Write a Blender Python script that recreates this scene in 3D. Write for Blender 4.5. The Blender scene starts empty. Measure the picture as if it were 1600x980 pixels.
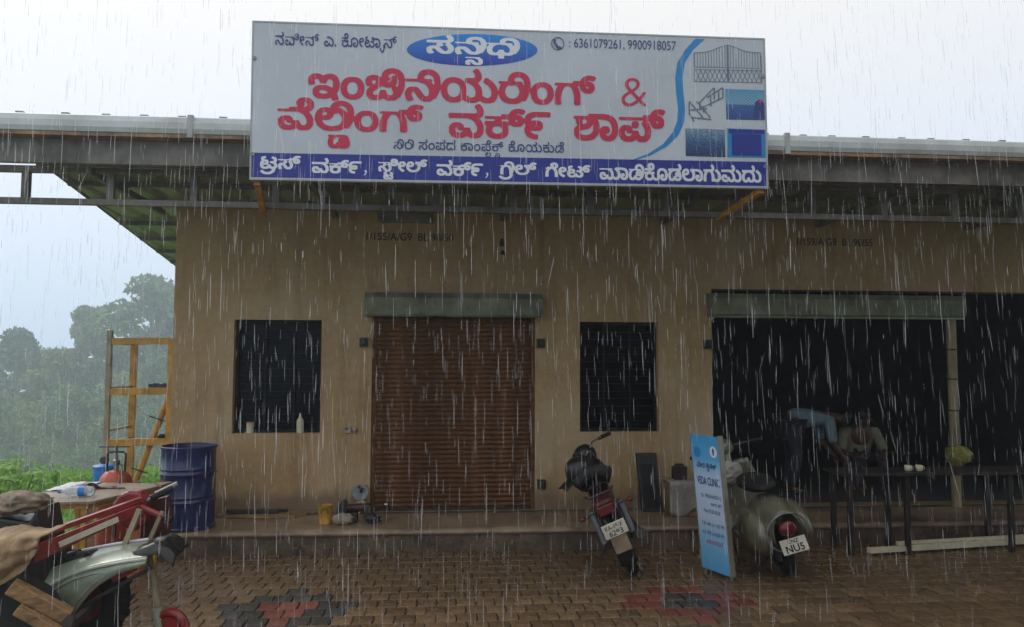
import bpy, bmesh, math, random
import numpy as np
from mathutils import Vector, Matrix, noise
R = math.radians
sc = bpy.context.scene
col = sc.collection
random.seed(7); rng = np.random.default_rng(7)

# ------------------------------------------------------------------ camera
YAW, PITCH, ROLL = R(4.9), math.atan(75/1200), 0.0035
fw = Vector((math.sin(YAW)*math.cos(PITCH), math.cos(YAW)*math.cos(PITCH), math.sin(PITCH)))
rt = Vector((math.cos(YAW), -math.sin(YAW), 0)); up = rt.cross(fw)
r2 = rt*math.cos(ROLL)+up*math.sin(ROLL); u2 = up*math.cos(ROLL)-rt*math.sin(ROLL)
cam = bpy.data.cameras.new('camera'); co = bpy.data.objects.new('camera', cam); col.objects.link(co)
M3 = Matrix((r2, u2, -fw)).transposed().to_4x4(); M3.translation = (0, 0, 1.8); co.matrix_world = M3
cam.sensor_width = 36; cam.lens = 27; cam.clip_end = 3000; cam.clip_start = .05
sc.camera = co

# ------------------------------------------------------------------ sky and sun (heavy monsoon overcast)
world = bpy.data.worlds.new('World'); sc.world = world; world.use_nodes = True
wn, wl = world.node_tree.nodes, world.node_tree.links
bg = wn['Background']; bg.inputs[1].default_value = .1
sky = wn.new('ShaderNodeTexSky'); sky.sky_type = 'NISHITA'; sky.sun_disc = False
sky.sun_elevation = R(52); sky.sun_rotation = R(200); sky.dust_density = 6; sky.air_density = 1.5
tc = wn.new('ShaderNodeTexCoord'); sp = wn.new('ShaderNodeSeparateXYZ'); wl.new(tc.outputs['Generated'], sp.inputs[0])
mr = wn.new('ShaderNodeMapRange'); mr.inputs[1].default_value = 0; mr.inputs[2].default_value = .42
wl.new(sp.outputs[2], mr.inputs[0])
ov = wn.new('ShaderNodeMix'); ov.data_type = 'RGBA'; wl.new(mr.outputs[0], ov.inputs[0])
ov.inputs[6].default_value = (7.2, 8.8, 11.8, 1); ov.inputs[7].default_value = (10.2, 10.0, 9.85, 1)
mx = wn.new('ShaderNodeMix'); mx.data_type = 'RGBA'; mx.inputs[0].default_value = .93
wl.new(sky.outputs[0], mx.inputs[6]); wl.new(ov.outputs[2], mx.inputs[7]); wl.new(mx.outputs[2], bg.inputs[0])
sl = bpy.data.lights.new('sun', 'SUN'); sl.energy = 1.2; sl.angle = R(25); sl.color = (1, .97, .93)
so = bpy.data.objects.new('sun', sl); col.objects.link(so)
sd = Vector((-.6, .55, .75)).normalized()          # towards the sun, behind the cloud
so.rotation_euler = sd.to_track_quat('Z', 'Y').to_euler(); so.location = sd*60
sky.sun_elevation = math.asin(sd.z); sky.sun_rotation = math.atan2(sd.x, sd.y)
sc.view_settings.view_transform = 'Standard'; sc.view_settings.look = 'None'
sc.view_settings.exposure = 0; sc.view_settings.gamma = 1
sc.cycles.max_bounces = 6; sc.cycles.diffuse_bounces = 3; sc.cycles.transparent_max_bounces = 24
sc.cycles.volume_bounces = 2; sc.cycles.use_denoising = True

# ------------------------------------------------------------------ materials
MATS = {}
def mat(name, c, rough=.6, var=.18, scale=6, bump=.0, metal=0, c2=None, spec=.5, detail=6, coat=0, stretch=None, bscale=None):
    if name in MATS: return MATS[name]
    m = bpy.data.materials.new(name); m.use_nodes = True; MATS[name] = m
    n, l = m.node_tree.nodes, m.node_tree.links; b = n['Principled BSDF']
    b.inputs['Roughness'].default_value = rough; b.inputs['Metallic'].default_value = metal
    b.inputs['Specular IOR Level'].default_value = spec
    if coat: b.inputs['Coat Weight'].default_value = coat; b.inputs['Coat Roughness'].default_value = .12
    t = n.new('ShaderNodeTexCoord'); src = t.outputs['Object']
    if stretch:
        mp = n.new('ShaderNodeMapping'); mp.inputs[3].default_value = stretch; l.new(src, mp.inputs[0]); src = mp.outputs[0]
    nz = n.new('ShaderNodeTexNoise'); nz.inputs['Scale'].default_value = scale; nz.inputs['Detail'].default_value = detail
    nz.inputs['Roughness'].default_value = .65; l.new(src, nz.inputs['Vector'])
    rp = n.new('ShaderNodeValToRGB'); l.new(nz.outputs['Fac'], rp.inputs[0])
    c2 = c2 or tuple(max(0, v*(1-2.2*var)) for v in c)
    rp.color_ramp.elements[0].color = (*c2, 1); rp.color_ramp.elements[1].color = (*[min(1, v*(1+var)) for v in c], 1)
    rp.color_ramp.elements[0].position = .3; rp.color_ramp.elements[1].position = .68
    l.new(rp.outputs[0], b.inputs['Base Color'])
    m['ramp'] = rp.name
    if bump:
        n2 = n.new('ShaderNodeTexNoise'); n2.inputs['Scale'].default_value = bscale or scale*8; n2.inputs['Detail'].default_value = 5
        l.new(src, n2.inputs['Vector'])
        bp = n.new('ShaderNodeBump'); bp.inputs['Strength'].default_value = bump; bp.inputs['Distance'].default_value = .02
        l.new(n2.outputs['Fac'], bp.inputs['Height']); l.new(bp.outputs[0], b.inputs['Normal'])
    return m
def rand_tint(m, amt=.25):
    """a little different for every object that carries it"""
    n, l = m.node_tree.nodes, m.node_tree.links; b = n['Principled BSDF']
    oi = n.new('ShaderNodeObjectInfo'); hs = n.new('ShaderNodeHueSaturation'); mr = n.new('ShaderNodeMapRange')
    mr.inputs[3].default_value = 1-amt; mr.inputs[4].default_value = 1+amt
    l.new(oi.outputs['Random'], mr.inputs[0]); l.new(mr.outputs[0], hs.inputs['Value'])
    src = b.inputs['Base Color'].links[0].from_socket; l.new(src, hs.inputs['Color']); l.new(hs.outputs[0], b.inputs['Base Color'])
    return m

def wall_material():
    m = bpy.data.materials.new('painted_plaster'); m.use_nodes = True
    n, l = m.node_tree.nodes, m.node_tree.links; b = n['Principled BSDF']; b.inputs['Roughness'].default_value = .75
    t = n.new('ShaderNodeTexCoord')
    def nz(s, d=6, st=None):
        k = n.new('ShaderNodeTexNoise'); k.inputs['Scale'].default_value = s; k.inputs['Detail'].default_value = d; k.inputs['Roughness'].default_value = .6
        if st:
            mp = n.new('ShaderNodeMapping'); mp.inputs[3].default_value = st; l.new(t.outputs['Object'], mp.inputs[0]); l.new(mp.outputs[0], k.inputs['Vector'])
        else: l.new(t.outputs['Object'], k.inputs['Vector'])
        return k
    def ramp(src, p0, c0, p1, c1):
        r = n.new('ShaderNodeValToRGB'); l.new(src, r.inputs[0]); e = r.color_ramp.elements
        e[0].position, e[1].position = p0, p1; e[0].color, e[1].color = (*c0, 1), (*c1, 1); return r
    def mix(f, a, c, blend='MIX', fac=None):
        k = n.new('ShaderNodeMix'); k.data_type = 'RGBA'; k.blend_type = blend
        if f is not None: l.new(f, k.inputs[0])
        else: k.inputs[0].default_value = fac
        l.new(a, k.inputs[6]); 
        if isinstance(c, tuple): k.inputs[7].default_value = (*c, 1)
        else: l.new(c, k.inputs[7])
        return k.outputs[2]
    base = ramp(nz(1.1).outputs[0], .3, (.42, .28, .13), .7, (.53, .37, .19)).outputs[0]
    fine = ramp(nz(14, 8).outputs[0], .35, (.8, .8, .8), .6, (1, 1, 1)).outputs[0]
    c = mix(None, base, fine, 'MULTIPLY', .7)
    # rain-washed streaks, run down the wall
    st = ramp(nz(3, 5, (2.2, 1, .16)).outputs[0], .52, (1, 1, 1), .72, (.72, .68, .62)).outputs[0]
    c = mix(None, c, st, 'MULTIPLY', 1)
    # patchy damp, paler limewash where the paint has weathered
    pa = ramp(nz(.55, 4).outputs[0], .50, (0, 0, 0), .66, (.45, .45, .45)).outputs[0]
    c = mix(pa, c, (.55, .46, .34))
    vo = n.new('ShaderNodeTexVoronoi'); vo.feature = 'DISTANCE_TO_EDGE'; vo.inputs['Scale'].default_value = .55
    wv = n.new('ShaderNodeMix'); wv.data_type = 'RGBA'; wv.inputs[0].default_value = .12; l.new(t.outputs['Object'], wv.inputs[6]); l.new(nz(3, 6).outputs[1], wv.inputs[7]); l.new(wv.outputs[2], vo.inputs['Vector'])
    ck = ramp(vo.outputs[0], .0015, (.45, .42, .38), .004, (1, 1, 1)).outputs[0]
    c = mix(None, c, ck, 'MULTIPLY', .2)
    # splash dirt on the lowest half metre, ragged upper limit
    s = n.new('ShaderNodeSeparateXYZ'); l.new(t.outputs['Object'], s.inputs[0])
    ad = n.new('ShaderNodeMath'); ad.operation = 'MULTIPLY_ADD'; ad.inputs[1].default_value = .55; l.new(nz(2.6, 8).outputs[0], ad.inputs[0]); 
    ng = n.new('ShaderNodeMath'); ng.operation = 'MULTIPLY'; ng.inputs[1].default_value = -1; l.new(s.outputs[2], ng.inputs[0]); l.new(ng.outputs[0], ad.inputs[2])
    dm = ramp(ad.outputs[0], .02-.1+.12, (0, 0, 0), .2, (.75, .75, .75))
    ad2 = n.new('ShaderNodeMath'); ad2.operation = 'ADD'; ad2.inputs[1].default_value = .24; l.new(ad.outputs[0], ad2.inputs[0]); l.new(ad2.outputs[0], dm.inputs[0])
    c = mix(dm.outputs[0], c, (.17, .115, .075))
    l.new(c, b.inputs['Base Color'])
    bp = n.new('ShaderNodeBump'); bp.inputs['Strength'].default_value = .25; bp.inputs['Distance'].default_value = .01
    l.new(nz(55, 6).outputs[0], bp.inputs['Height']); l.new(bp.outputs[0], b.inputs['Normal'])
    return m

m_wall = wall_material()
m_int = mat('darkened_plaster', (.05, .048, .05), .9)  # plaster colour darkened to deepen the shade inside the rooms
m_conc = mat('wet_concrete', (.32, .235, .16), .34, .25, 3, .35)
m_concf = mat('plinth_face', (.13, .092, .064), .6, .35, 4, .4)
m_shut = mat('shutter_rust', (.16, .075, .034), .85, .3, 5, .15, stretch=(1, 1, 3), spec=.2)
m_hood = mat('hood_sheet', (.20, .225, .15), .6, .3, 4, .2, c2=(.09, .09, .055))
m_dark = mat('dark_steel', (.035, .03, .03), .5, .3)
m_iron = mat('grille_iron', (.016, .016, .02), .7, .3, spec=.2)
m_galv = mat('galvanised', (.42, .45, .46), .45, .12, 3, metal=0)
m_gut = mat('gutter_sheet', (.56, .61, .62), .45, .14, 2.5, c2=(.40, .43, .42))
m_rust = mat('rust_lip', (.30, .19, .12), .7, .3)
m_beam = mat('painted_truss', (.19, .175, .16), .6, .3, 4)
m_roof = mat('roof_sheet', (.25, .29, .20), .4, .15, 2)
m_white = mat('flex_white', (.54, .59, .66), .42, .07, 1.2, .35, bscale=1.6, c2=(.46, .50, .55))
m_navy = mat('print_navy', (.014, .03, .29), .5, .06)
m_red = mat('print_red', (.58, .02, .075), .5, .08)
m_ink = mat('print_ink', (.03, .055, .22), .5, .08)
m_cyan = mat('print_cyan', (.015, .24, .58), .5, .06)
m_paper = mat('print_white', (.75, .78, .84), .5, .04)
m_orange = mat('orange_angle', (.56, .27, .045), .5, .3, 9)
m_yel = mat('yellow_enamel', (.56, .30, .045), .45, .22, 7)
m_blue = mat('drum_blue', (.008, .018, .115), .35, .2, 4, coat=.3)
m_black = mat('black_rubber', (.012, .012, .013), .75, .3)
m_blackp = mat('black_plastic', (.014, .014, .016), .32, .2)
m_redp = mat('red_enamel', (.30, .028, .028), .32, .22, 9, coat=.3)
m_maroon = mat('maroon_sheet', (.085, .016, .018), .4, .3, 9)
m_green = mat('pale_green_enamel', (.31, .37, .28), .3, .16, 6, coat=.5)
m_wood = mat('old_wood', (.33, .20, .09), .6, .3, 5, .3, stretch=(1, 6, 6))
m_ply = mat('weathered_ply', (.31, .24, .17), .42, .25, 4, .1, c2=(.17, .125, .085))
m_jute = mat('wet_jute', (.40, .28, .16), .75, .32, 5, .35, bscale=22)
m_jute2 = mat('grey_sack', (.30, .24, .17), .8, .3, 6, .3, bscale=25)
m_cloth = mat('grey_cloth', (.36, .34, .31), .85, .2, 5, .2)
m_orcyl = mat('gas_red', (.50, .10, .045), .42, .25, 6)
m_orcyl2 = mat('gas_orange', (.58, .15, .04), .42, .3, 6, c2=(.42, .24, .16))
m_brass = mat('brass_grey', (.25, .25, .26), .4, .2, metal=.6)
m_blucan = mat('sky_blue_plastic', (.02, .22, .62), .4, .1)
m_grey = mat('grey_steel', (.26, .28, .31), .35, .2, metal=.3)
m_cream = mat('cream_enamel', (.24, .23, .165), .28, .14, 5, coat=.5)
m_scoot = mat('shaded_scooter_enamel', (.15, .145, .10), .3, .2, 5, coat=.4, c2=(.08, .075, .05))  # darker copy of the cream, the scooter's shade put into its colour
m_tail = mat('tail_lens', (.13, .012, .012), .2, .1)
m_plate = mat('plate_white', (.66, .64, .52), .5, .1)
m_bamb = mat('post_paint', (.34, .27, .15), .6, .3, 6, stretch=(1, 1, .3))
m_bund = mat('yellow_green_bag', (.25, .25, .045), .5, .3, 9)
m_chrome = mat('chrome', (.5, .5, .52), .2, .05, metal=1)
m_skin = mat('skin', (.10, .052, .032), .5, .1)
m_hair = mat('hair', (.01, .01, .01), .5, .1)
m_shirt1 = mat('pale_blue_shirt', (.16, .24, .27), .8, .15)
m_shirt2 = mat('cream_shirt', (.24, .225, .15), .8, .15)
m_pants = mat('dark_trousers', (.03, .03, .045), .8, .15)
m_tan = mat('tan_bar', (.36, .31, .20), .5, .2)
m_cup = mat('cup_white', (.68, .64, .46), .4, .1)
m_stone = mat('bag_white', (.38, .33, .26), .8, .25, 8)
m_sten = mat('stencil_black', (.03, .03, .035), .8, .2)

# ------------------------------------------------------------------ mesh helpers
OFF = {}
def root_off(p):
    while p is not None:
        if p.name in OFF: return OFF[p.name]
        p = p.parent
    return Vector((0, 0, 0))
def tag(o, label=None, cat=None, group=None, kind=None):
    if label: o['label'] = label
    if cat: o['category'] = cat
    if group: o['group'] = group
    if kind: o['kind'] = kind
    return o
def thing(name, label, cat, loc=(0, 0, 0), group=None, local=False, rz=0):
    """an Empty at the thing's base; parts are written in place (local=False) or about the base (local=True)"""
    o = bpy.data.objects.new(name, None); col.objects.link(o); o.location = loc; o.rotation_euler.z = rz
    o.empty_display_size = .1
    OFF[o.name] = Vector((0, 0, 0)) if local else Vector(loc)
    return tag(o, label, cat, group)
class MB:
    def __init__(s): s.v, s.f = [], []
    def add(s, vs, fs):
        k = len(s.v); s.v += [tuple(v) for v in vs]; s.f += [tuple(i+k for i in f) for f in fs]; return s
    def hexa(s, p): return s.add(p, [(0, 3, 2, 1), (4, 5, 6, 7), (0, 1, 5, 4), (1, 2, 6, 5), (2, 3, 7, 6), (3, 0, 4, 7)])
    def box(s, x0, x1, y0, y1, z0, z1):
        return s.hexa([(x0, y0, z0), (x1, y0, z0), (x1, y1, z0), (x0, y1, z0), (x0, y0, z1), (x1, y0, z1), (x1, y1, z1), (x0, y1, z1)])
    def bar(s, a, b, w, h, upv=(0, 0, 1)):
        a, b = Vector(a), Vector(b); d = (b-a).normalized(); u = Vector(upv)
        if abs(d.dot(u)) > .98: u = Vector((0, 1, 0))
        x = d.cross(u).normalized()*w/2; z = x.cross(d).normalized()*h/2
        return s.hexa([a-x-z, a+x-z, b+x-z, b-x-z, a-x+z, a+x+z, b+x+z, b-x+z])
    def tube(s, pts, r, n=8, cap=True):
        pts = [Vector(p) for p in pts]; k = len(pts); rs = r if isinstance(r, (list, tuple)) else [r]*k
        base = len(s.v); u = None
        for i, p in enumerate(pts):
            d = (pts[min(i+1, k-1)]-pts[max(i-1, 0)]).normalized()
            if u is None: u = d.orthogonal().normalized()
            u = (u-d*u.dot(d)).normalized(); w = d.cross(u)
            for j in range(n):
                a = 2*math.pi*j/n; s.v.append(tuple(p+(u*math.cos(a)+w*math.sin(a))*rs[i]))
        for i in range(k-1):
            for j in range(n):
                a, b = base+i*n+j, base+i*n+(j+1) % n; s.f.append((a, b, b+n, a+n))
        if cap:
            s.f.append(tuple(base+j for j in range(n))[::-1]); s.f.append(tuple(base+(k-1)*n+j for j in range(n)))
        return s
    def lathe(s, prof, c=(0, 0, 0), n=24, M=None, closed=False):
        base = len(s.v); c = Vector(c)
        for (r, z) in prof:
            for j in range(n):
                a = 2*math.pi*j/n; p = Vector((r*math.cos(a), r*math.sin(a), z))
                if M is not None: p = M @ p
                s.v.append(tuple(p+c))
        k = len(prof)
        for i in range(k if closed else k-1):
            for j in range(n):
                i2 = (i+1) % k
                a, b = base+i*n+j, base+i*n+(j+1) % n; a2, b2 = base+i2*n+j, base+i2*n+(j+1) % n; s.f.append((a, b, b2, a2))
        if not closed:
            if prof[0][0] > 1e-6: s.f.append(tuple(base+j for j in range(n))[::-1])
            if prof[-1][0] > 1e-6: s.f.append(tuple(base+(k-1)*n+j for j in range(n)))
        return s
    def torus(s, c, R0, r, axis=(1, 0, 0), n=28, m=10, flat=1.0):
        q = Vector(axis).to_track_quat('Z', 'Y').to_matrix()
        prof = [(R0+r*math.cos(2*math.pi*i/m), flat*r*math.sin(2*math.pi*i/m)) for i in range(m)]
        return s.lathe(prof, c, n, q, True)
    def disc(s, c, r, h, axis=(1, 0, 0), n=20):
        q = Vector(axis).to_track_quat('Z', 'Y').to_matrix(); return s.lathe([(r, -h/2), (r, h/2)], c, n, q)
    def sheet(s, fn, nu, nv, th=0, nrm=None):
        g = [[Vector(fn(i/nu, j/nv)) for j in range(nv+1)] for i in range(nu+1)]
        def idx(i, j): return i*(nv+1)+j
        top = [g[i][j] for i in range(nu+1) for j in range(nv+1)]
        F = [(idx(i, j), idx(i+1, j), idx(i+1, j+1), idx(i, j+1)) for i in range(nu) for j in range(nv)]
        if th:
            N = len(top); ns = []
            for i in range(nu+1):
                for j in range(nv+1):
                    a = g[min(i+1, nu)][j]-g[max(i-1, 0)][j]; b = g[i][min(j+1, nv)]-g[i][max(j-1, 0)]
                    q = a.cross(b); ns.append(q.normalized() if q.length > 1e-9 else Vector((0, 0, 1)))
            bot = [p-q*th for p, q in zip(top, ns)]
            F += [tuple(k+N for k in f[::-1]) for f in list(F)]
            rim = [idx(i, 0) for i in range(nu+1)]+[idx(nu, j) for j in range(1, nv+1)]+[idx(i, nv) for i in range(nu-1, -1, -1)]+[idx(0, j) for j in range(nv-1, 0, -1)]
            for a, b in zip(rim, rim[1:]+rim[:1]): F.append((b, a, a+N, b+N))
            top += bot
        return s.add(top, F)
    def prism(s, poly, to3, th):
        """poly: 2-D outline, to3(u,v,d) -> 3-D point"""
        n = len(poly); s.add([to3(u, v, 0) for u, v in poly]+[to3(u, v, th) for u, v in poly],
                             [tuple(range(n)), tuple(range(2*n-1, n-1, -1))]+[((i+1) % n, i, i+n, (i+1) % n+n) for i in range(n)]); return s
    def blob(s, c, r, amp=.15, fr=3, sub=3, seed=0, flatz=None):
        bm = bmesh.new(); bmesh.ops.create_icosphere(bm, subdivisions=sub, radius=1)
        vs = []
        for v in bm.verts:
            p = v.co.copy(); k = 1+amp*noise.noise(p*fr+Vector((seed*7.1, 0, seed)))+amp*.5*noise.noise(p*fr*2.3+Vector((0, seed, 3)))
            q = Vector((p.x*r[0], p.y*r[1], p.z*r[2]))*k
            if flatz is not None: q.z = max(q.z, flatz)
            vs.append(q+Vector(c))
        s.add(vs, [tuple(v.index for v in f.verts) for f in bm.faces]); bm.free(); return s
    def build(s, name, m, parent=None, smooth=False, bevel=0, label=None, cat=None, group=None, kind=None):
        off = root_off(parent)
        me = bpy.data.meshes.new(name)
        me.from_pydata([tuple(Vector(v)-off) for v in s.v] if off.length else s.v, [], s.f)
        if isinstance(m, (list, tuple)):
            for q in m: me.materials.append(q)
        else: me.materials.append(m)
        bm = bmesh.new(); bm.from_mesh(me); bmesh.ops.recalc_face_normals(bm, faces=bm.faces); bm.to_mesh(me); bm.free()
        if smooth: me.shade_smooth()
        o = bpy.data.objects.new(name, me); col.objects.link(o)
        if smooth and smooth != 'all':
            me.set_sharp_from_angle(angle=R(42))
        if bevel:
            b = o.modifiers.new('bevel', 'BEVEL'); b.width = bevel; b.segments = 2; b.limit_method = 'ANGLE'
        if parent is not None: o.parent = parent
        return tag(o, label, cat, group, kind)
def copy_to(o, parent, loc=None, m=None, name=None):
    c = o.copy(); col.objects.link(c); c.parent = parent
    if loc is not None: c.location = loc
    return c

# ------------------------------------------------------------------ lettering
dg = None
def raw_splines(body):
    c = bpy.data.curves.new('t', 'FONT'); c.body = body; c.size = 1
    o = bpy.data.objects.new('t', c); col.objects.link(o)
    bpy.context.view_layer.update(); d = bpy.context.evaluated_depsgraph_get()
    cu = o.evaluated_get(d).to_curve(d, apply_modifiers=False)
    out = []
    for s in cu.splines:
        P = s.bezier_points; pts = []
        for i in range(len(P)):
            a, b = P[i], P[(i+1) % len(P)]
            p0, p1, p2, p3 = [np.array(q[:2]) for q in (a.co, a.handle_right, b.handle_left, b.co)]
            for t in np.arange(6)/6: pts.append((1-t)**3*p0+3*t*(1-t)**2*p1+3*t*t*(1-t)*p2+t**3*p3)
        if pts: out.append(np.array(pts))
    o.to_curve_clear() if hasattr(o, 'to_curve_clear') else None
    bpy.data.objects.remove(o); bpy.data.curves.remove(c)
    return out
CACHE = {}
def gl(body):
    if body not in CACHE: CACHE[body] = raw_splines(body)
    return CACHE[body]
RES = 90
def raster(polys, W, H, ox, oy, clip=None):
    """non-zero winding fill"""
    acc = np.zeros((H, W+1), np.int32)
    for p in polys:
        q = p*RES+np.array((ox, oy)); a, b = q, np.roll(q, -1, 0)
        for (x0, y0), (x1, y1) in zip(a, b):
            if y0 == y1: continue
            s = 1
            if y1 < y0: x0, y0, x1, y1, s = x1, y1, x0, y0, -1
            r0, r1 = max(0, math.ceil(y0-.5)), min(H-1, math.ceil(y1-.5)-1)
            if r1 < r0: continue
            rows = np.arange(r0, r1+1); xs = x0+(rows+.5-y0)/(y1-y0)*(x1-x0)
            np.add.at(acc, (rows, np.clip(np.ceil(xs-.5), 0, W).astype(int)), s)
    m = np.cumsum(acc, 1)[:, :W] != 0
    if clip is not None: m[int(oy+clip*RES):, :] = False
    return m
TICK = set('ಸನವಕಧಯರಗಡಶಪದಮ')
SIGNS = 'ಾಿೀುೂೆೇೊೋ್'
def clusters(t):
    out, i = [], 0
    while i < len(t):
        c = t[i]; i += 1; cl = dict(b=c, subs=[], sign=None, rep=False)
        while i < len(t) and t[i] == '್' and i+1 < len(t) and 'ಕ' <= t[i+1] <= 'ಹ':
            if c == 'ರ' and not cl['subs'] and not cl['rep']: cl['rep'] = True; cl['b'] = c = t[i+1]
            else: cl['subs'].append(t[i+1])
            i += 2
        if i < len(t) and t[i] in SIGNS: cl['sign'] = t[i]; i += 1
        out.append(cl)
    return out
def stroke_poly(pts, w):
    """outline of a pen stroke as one polygon"""
    pts = np.array(pts, float); d = np.gradient(pts, axis=0); d /= np.linalg.norm(d, axis=1)[:, None]
    nrm = np.stack([-d[:, 1], d[:, 0]], 1)*w/2
    return np.concatenate([pts+nrm, (pts-nrm)[::-1]])
def kannada(t, bold=.03, gap=.085):
    """ink of a word or line as (W,H) mask; written cluster by cluster because text objects do not shape the script"""
    Hh, base = int(2.1*RES), int(.85*RES)
    xh = max(p[:, 1].max() for p in gl('ಂ'))
    x = .15; layers = []
    for cl in clusters(t):
        if cl['b'] == ' ': x += .32; continue
        b = gl(cl['b']); nb = len(b); bx0 = min(p[:, 0].min() for p in b); bx1 = max(p[:, 0].max() for p in b)
        sh = np.array((x-bx0, 0)); right = bx1
        sign = cl['sign']; clip = None
        if sign and sign not in 'ುೂ' and cl['b'] in TICK: clip = xh*1.0
        layers.append(([p+sh for p in b], clip))
        if sign == 'ಿ':
            e = x+bx1-bx0; K_ = np.array([(e-.26, xh-.04), (e-.31, xh+.06), (e-.25, xh+.17), (e-.10, xh+.20), (e+.03, xh+.12), (e+.075, xh-.04), (e+.06, xh-.22), (e-.03, xh-.42)])
            tt = np.linspace(0, len(K_)-1.001, 40); pts = []
            for q in tt:
                i0 = int(q); f_ = q-i0; p = [K_[min(max(i0+o_, 0), len(K_)-1)] for o_ in (-1, 0, 1, 2)]
                pts.append(.5*(2*p[1]+(p[2]-p[0])*f_+(2*p[0]-5*p[1]+4*p[2]-p[3])*f_**2+(3*p[1]-p[0]-3*p[2]+p[3])*f_**3))
            layers.append(([stroke_poly(pts, .08)], None)); right = max(right, bx1+.10)
        elif sign:
            mk = gl(cl['b']+sign)[nb:]
            if mk:
                layers.append(([p+sh for p in mk], None)); right = max(right, max(p[:, 0].max() for p in mk))
        xr = x+right-bx0
        for s in cl['subs']:
            if s == 'ರ':
                a = np.linspace(.15*math.pi, 1.08*math.pi, 16)
                w = bx1-bx0; cx = x+w*.42
                layers.append(([stroke_poly([(cx-.30*math.cos(q), -.02-.25*math.sin(q)) for q in a], .085)], None))
            elif s == 'ಯ':
                a = np.linspace(0, 1.25*math.pi, 20)
                layers.append(([stroke_poly([(xr+.02+.15*(1-math.cos(q))*.9, -.02-.24*math.sin(q)) for q in a], .075)], None)); xr += .2
            else:
                g = gl(s); gx0 = min(p[:, 0].min() for p in g); gx1 = max(p[:, 0].max() for p in g); k = .62
                lx = x+(bx1-bx0)*.42 if (bx1-bx0) > .4 else x+.12
                pol = [(p-np.array((gx0, 0)))*k+np.array((lx, -.46)) for p in g]
                layers.append((pol, -.46+k*xh if s in TICK else None)); xr = max(xr, lx+(gx1-gx0)*k)
        if cl['rep']:
            g = gl('೯'); gx0 = min(p[:, 0].min() for p in g); gx1 = max(p[:, 0].max() for p in g)
            layers.append(([(p-np.array((gx0, 0)))*.92+np.array((xr+.04, -.0)) for p in g], None)); xr += .04+(gx1-gx0)*.92
        x = xr+gap
    W = int((x+.15)*RES)
    m = np.zeros((Hh, W), bool)
    for pol, clip in layers: m |= raster(pol, W, Hh, 0, base, clip)
    r = int(round(bold*RES))
    if r:
        o = m.copy()
        for dy in range(-r, r+1):
            for dx in range(-r-1, r+2):
                if (dx/1.25)**2+(dy/.85)**2 <= r*r+.5: o |= np.roll(np.roll(m, dy, 0), dx, 1)
        m = o
    return m
def contour_mesh(m):
    """marching squares on the slightly blurred mask, filled as a 2-D curve; unit box 0..1"""
    f = np.pad(m.astype(float), 3)
    for ax in (0, 1, 0, 1): f = (np.roll(f, 1, ax)+2*f+np.roll(f, -1, ax))/4
    a, b, c, d = f[:-1, :-1], f[:-1, 1:], f[1:, 1:], f[1:, :-1]
    idx = (a > .5)*1+(b > .5)*2+(c > .5)*4+(d > .5)*8
    seg = {}
    T = {1: [(3, 0)], 2: [(0, 1)], 3: [(3, 1)], 4: [(1, 2)], 5: [(3, 2), (1, 0)], 6: [(0, 2)], 7: [(3, 2)], 8: [(2, 3)], 9: [(2, 0)], 10: [(0, 3), (2, 1)], 11: [(2, 1)], 12: [(1, 3)], 13: [(1, 0)], 14: [(0, 3)]}
    def key(i, j, e): return ((i, j, 0), (i, j+1, 1), (i+1, j, 0), (i, j, 1))[e]
    for i, j in np.argwhere((idx > 0) & (idx < 15)):
        for e0, e1 in T[int(idx[i, j])]: seg[key(i, j, e0)] = key(i, j, e1)
    def pt(k):
        i, j, e = k
        if e == 0: v0, v1 = f[i, j], f[i, j+1]; t = (.5-v0)/(v1-v0); return (j+t, i)
        v0, v1 = f[i, j], f[i+1, j]; t = (.5-v0)/(v1-v0); return (j, i+t)
    cu = bpy.data.curves.new('t', 'CURVE'); cu.dimensions = '2D'; cu.fill_mode = 'FRONT'
    allp = []
    while seg:
        k0, k = seg.popitem(); loop = [k0]
        while k != k0 and k in seg: loop.append(k); k = seg.pop(k)
        if len(loop) < 8: continue
        P = np.array([pt(q) for q in loop][::2])
        allp.append(P)
    mn = np.min([p.min(0) for p in allp], 0); mxx = np.max([p.max(0) for p in allp], 0)
    for P in allp:
        s = cu.splines.new('POLY'); s.points.add(len(P)-1); s.use_cyclic_u = True
        Q = (P-mn)/(mxx-mn)*10
        s.points.foreach_set('co', np.concatenate([Q, np.zeros((len(Q), 1)), np.ones((len(Q), 1))], 1).ravel())
    o = bpy.data.objects.new('t', cu); col.objects.link(o); bpy.context.view_layer.update()
    d = bpy.context.evaluated_depsgraph_get(); me = bpy.data.meshes.new_from_object(o.evaluated_get(d))
    V = np.array([v.co[:2] for v in me.vertices])/10; F = [tuple(p.vertices) for p in me.polygons]
    bpy.data.objects.remove(o); bpy.data.curves.remove(cu); bpy.data.meshes.remove(me)
    return V, F
def latin(t, bold=0):
    c = bpy.data.curves.new('t', 'FONT'); c.body = t; c.size = 1; c.offset = bold
    o = bpy.data.objects.new('t', c); col.objects.link(o); bpy.context.view_layer.update()
    d = bpy.context.evaluated_depsgraph_get(); me = bpy.data.meshes.new_from_object(o.evaluated_get(d))
    V = np.array([v.co[:2] for v in me.vertices]); F = [tuple(p.vertices) for p in me.polygons]
    bpy.data.objects.remove(o); bpy.data.curves.remove(c); bpy.data.meshes.remove(me)
    V = (V-V.min(0))/(V.max(0)-V.min(0)); return V, F
def lettering(VF, to3, m, parent, name='lettering'):
    V, F = VF; return MB().add([to3(u, v) for u, v in V], F).build(name, m, parent)

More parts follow.
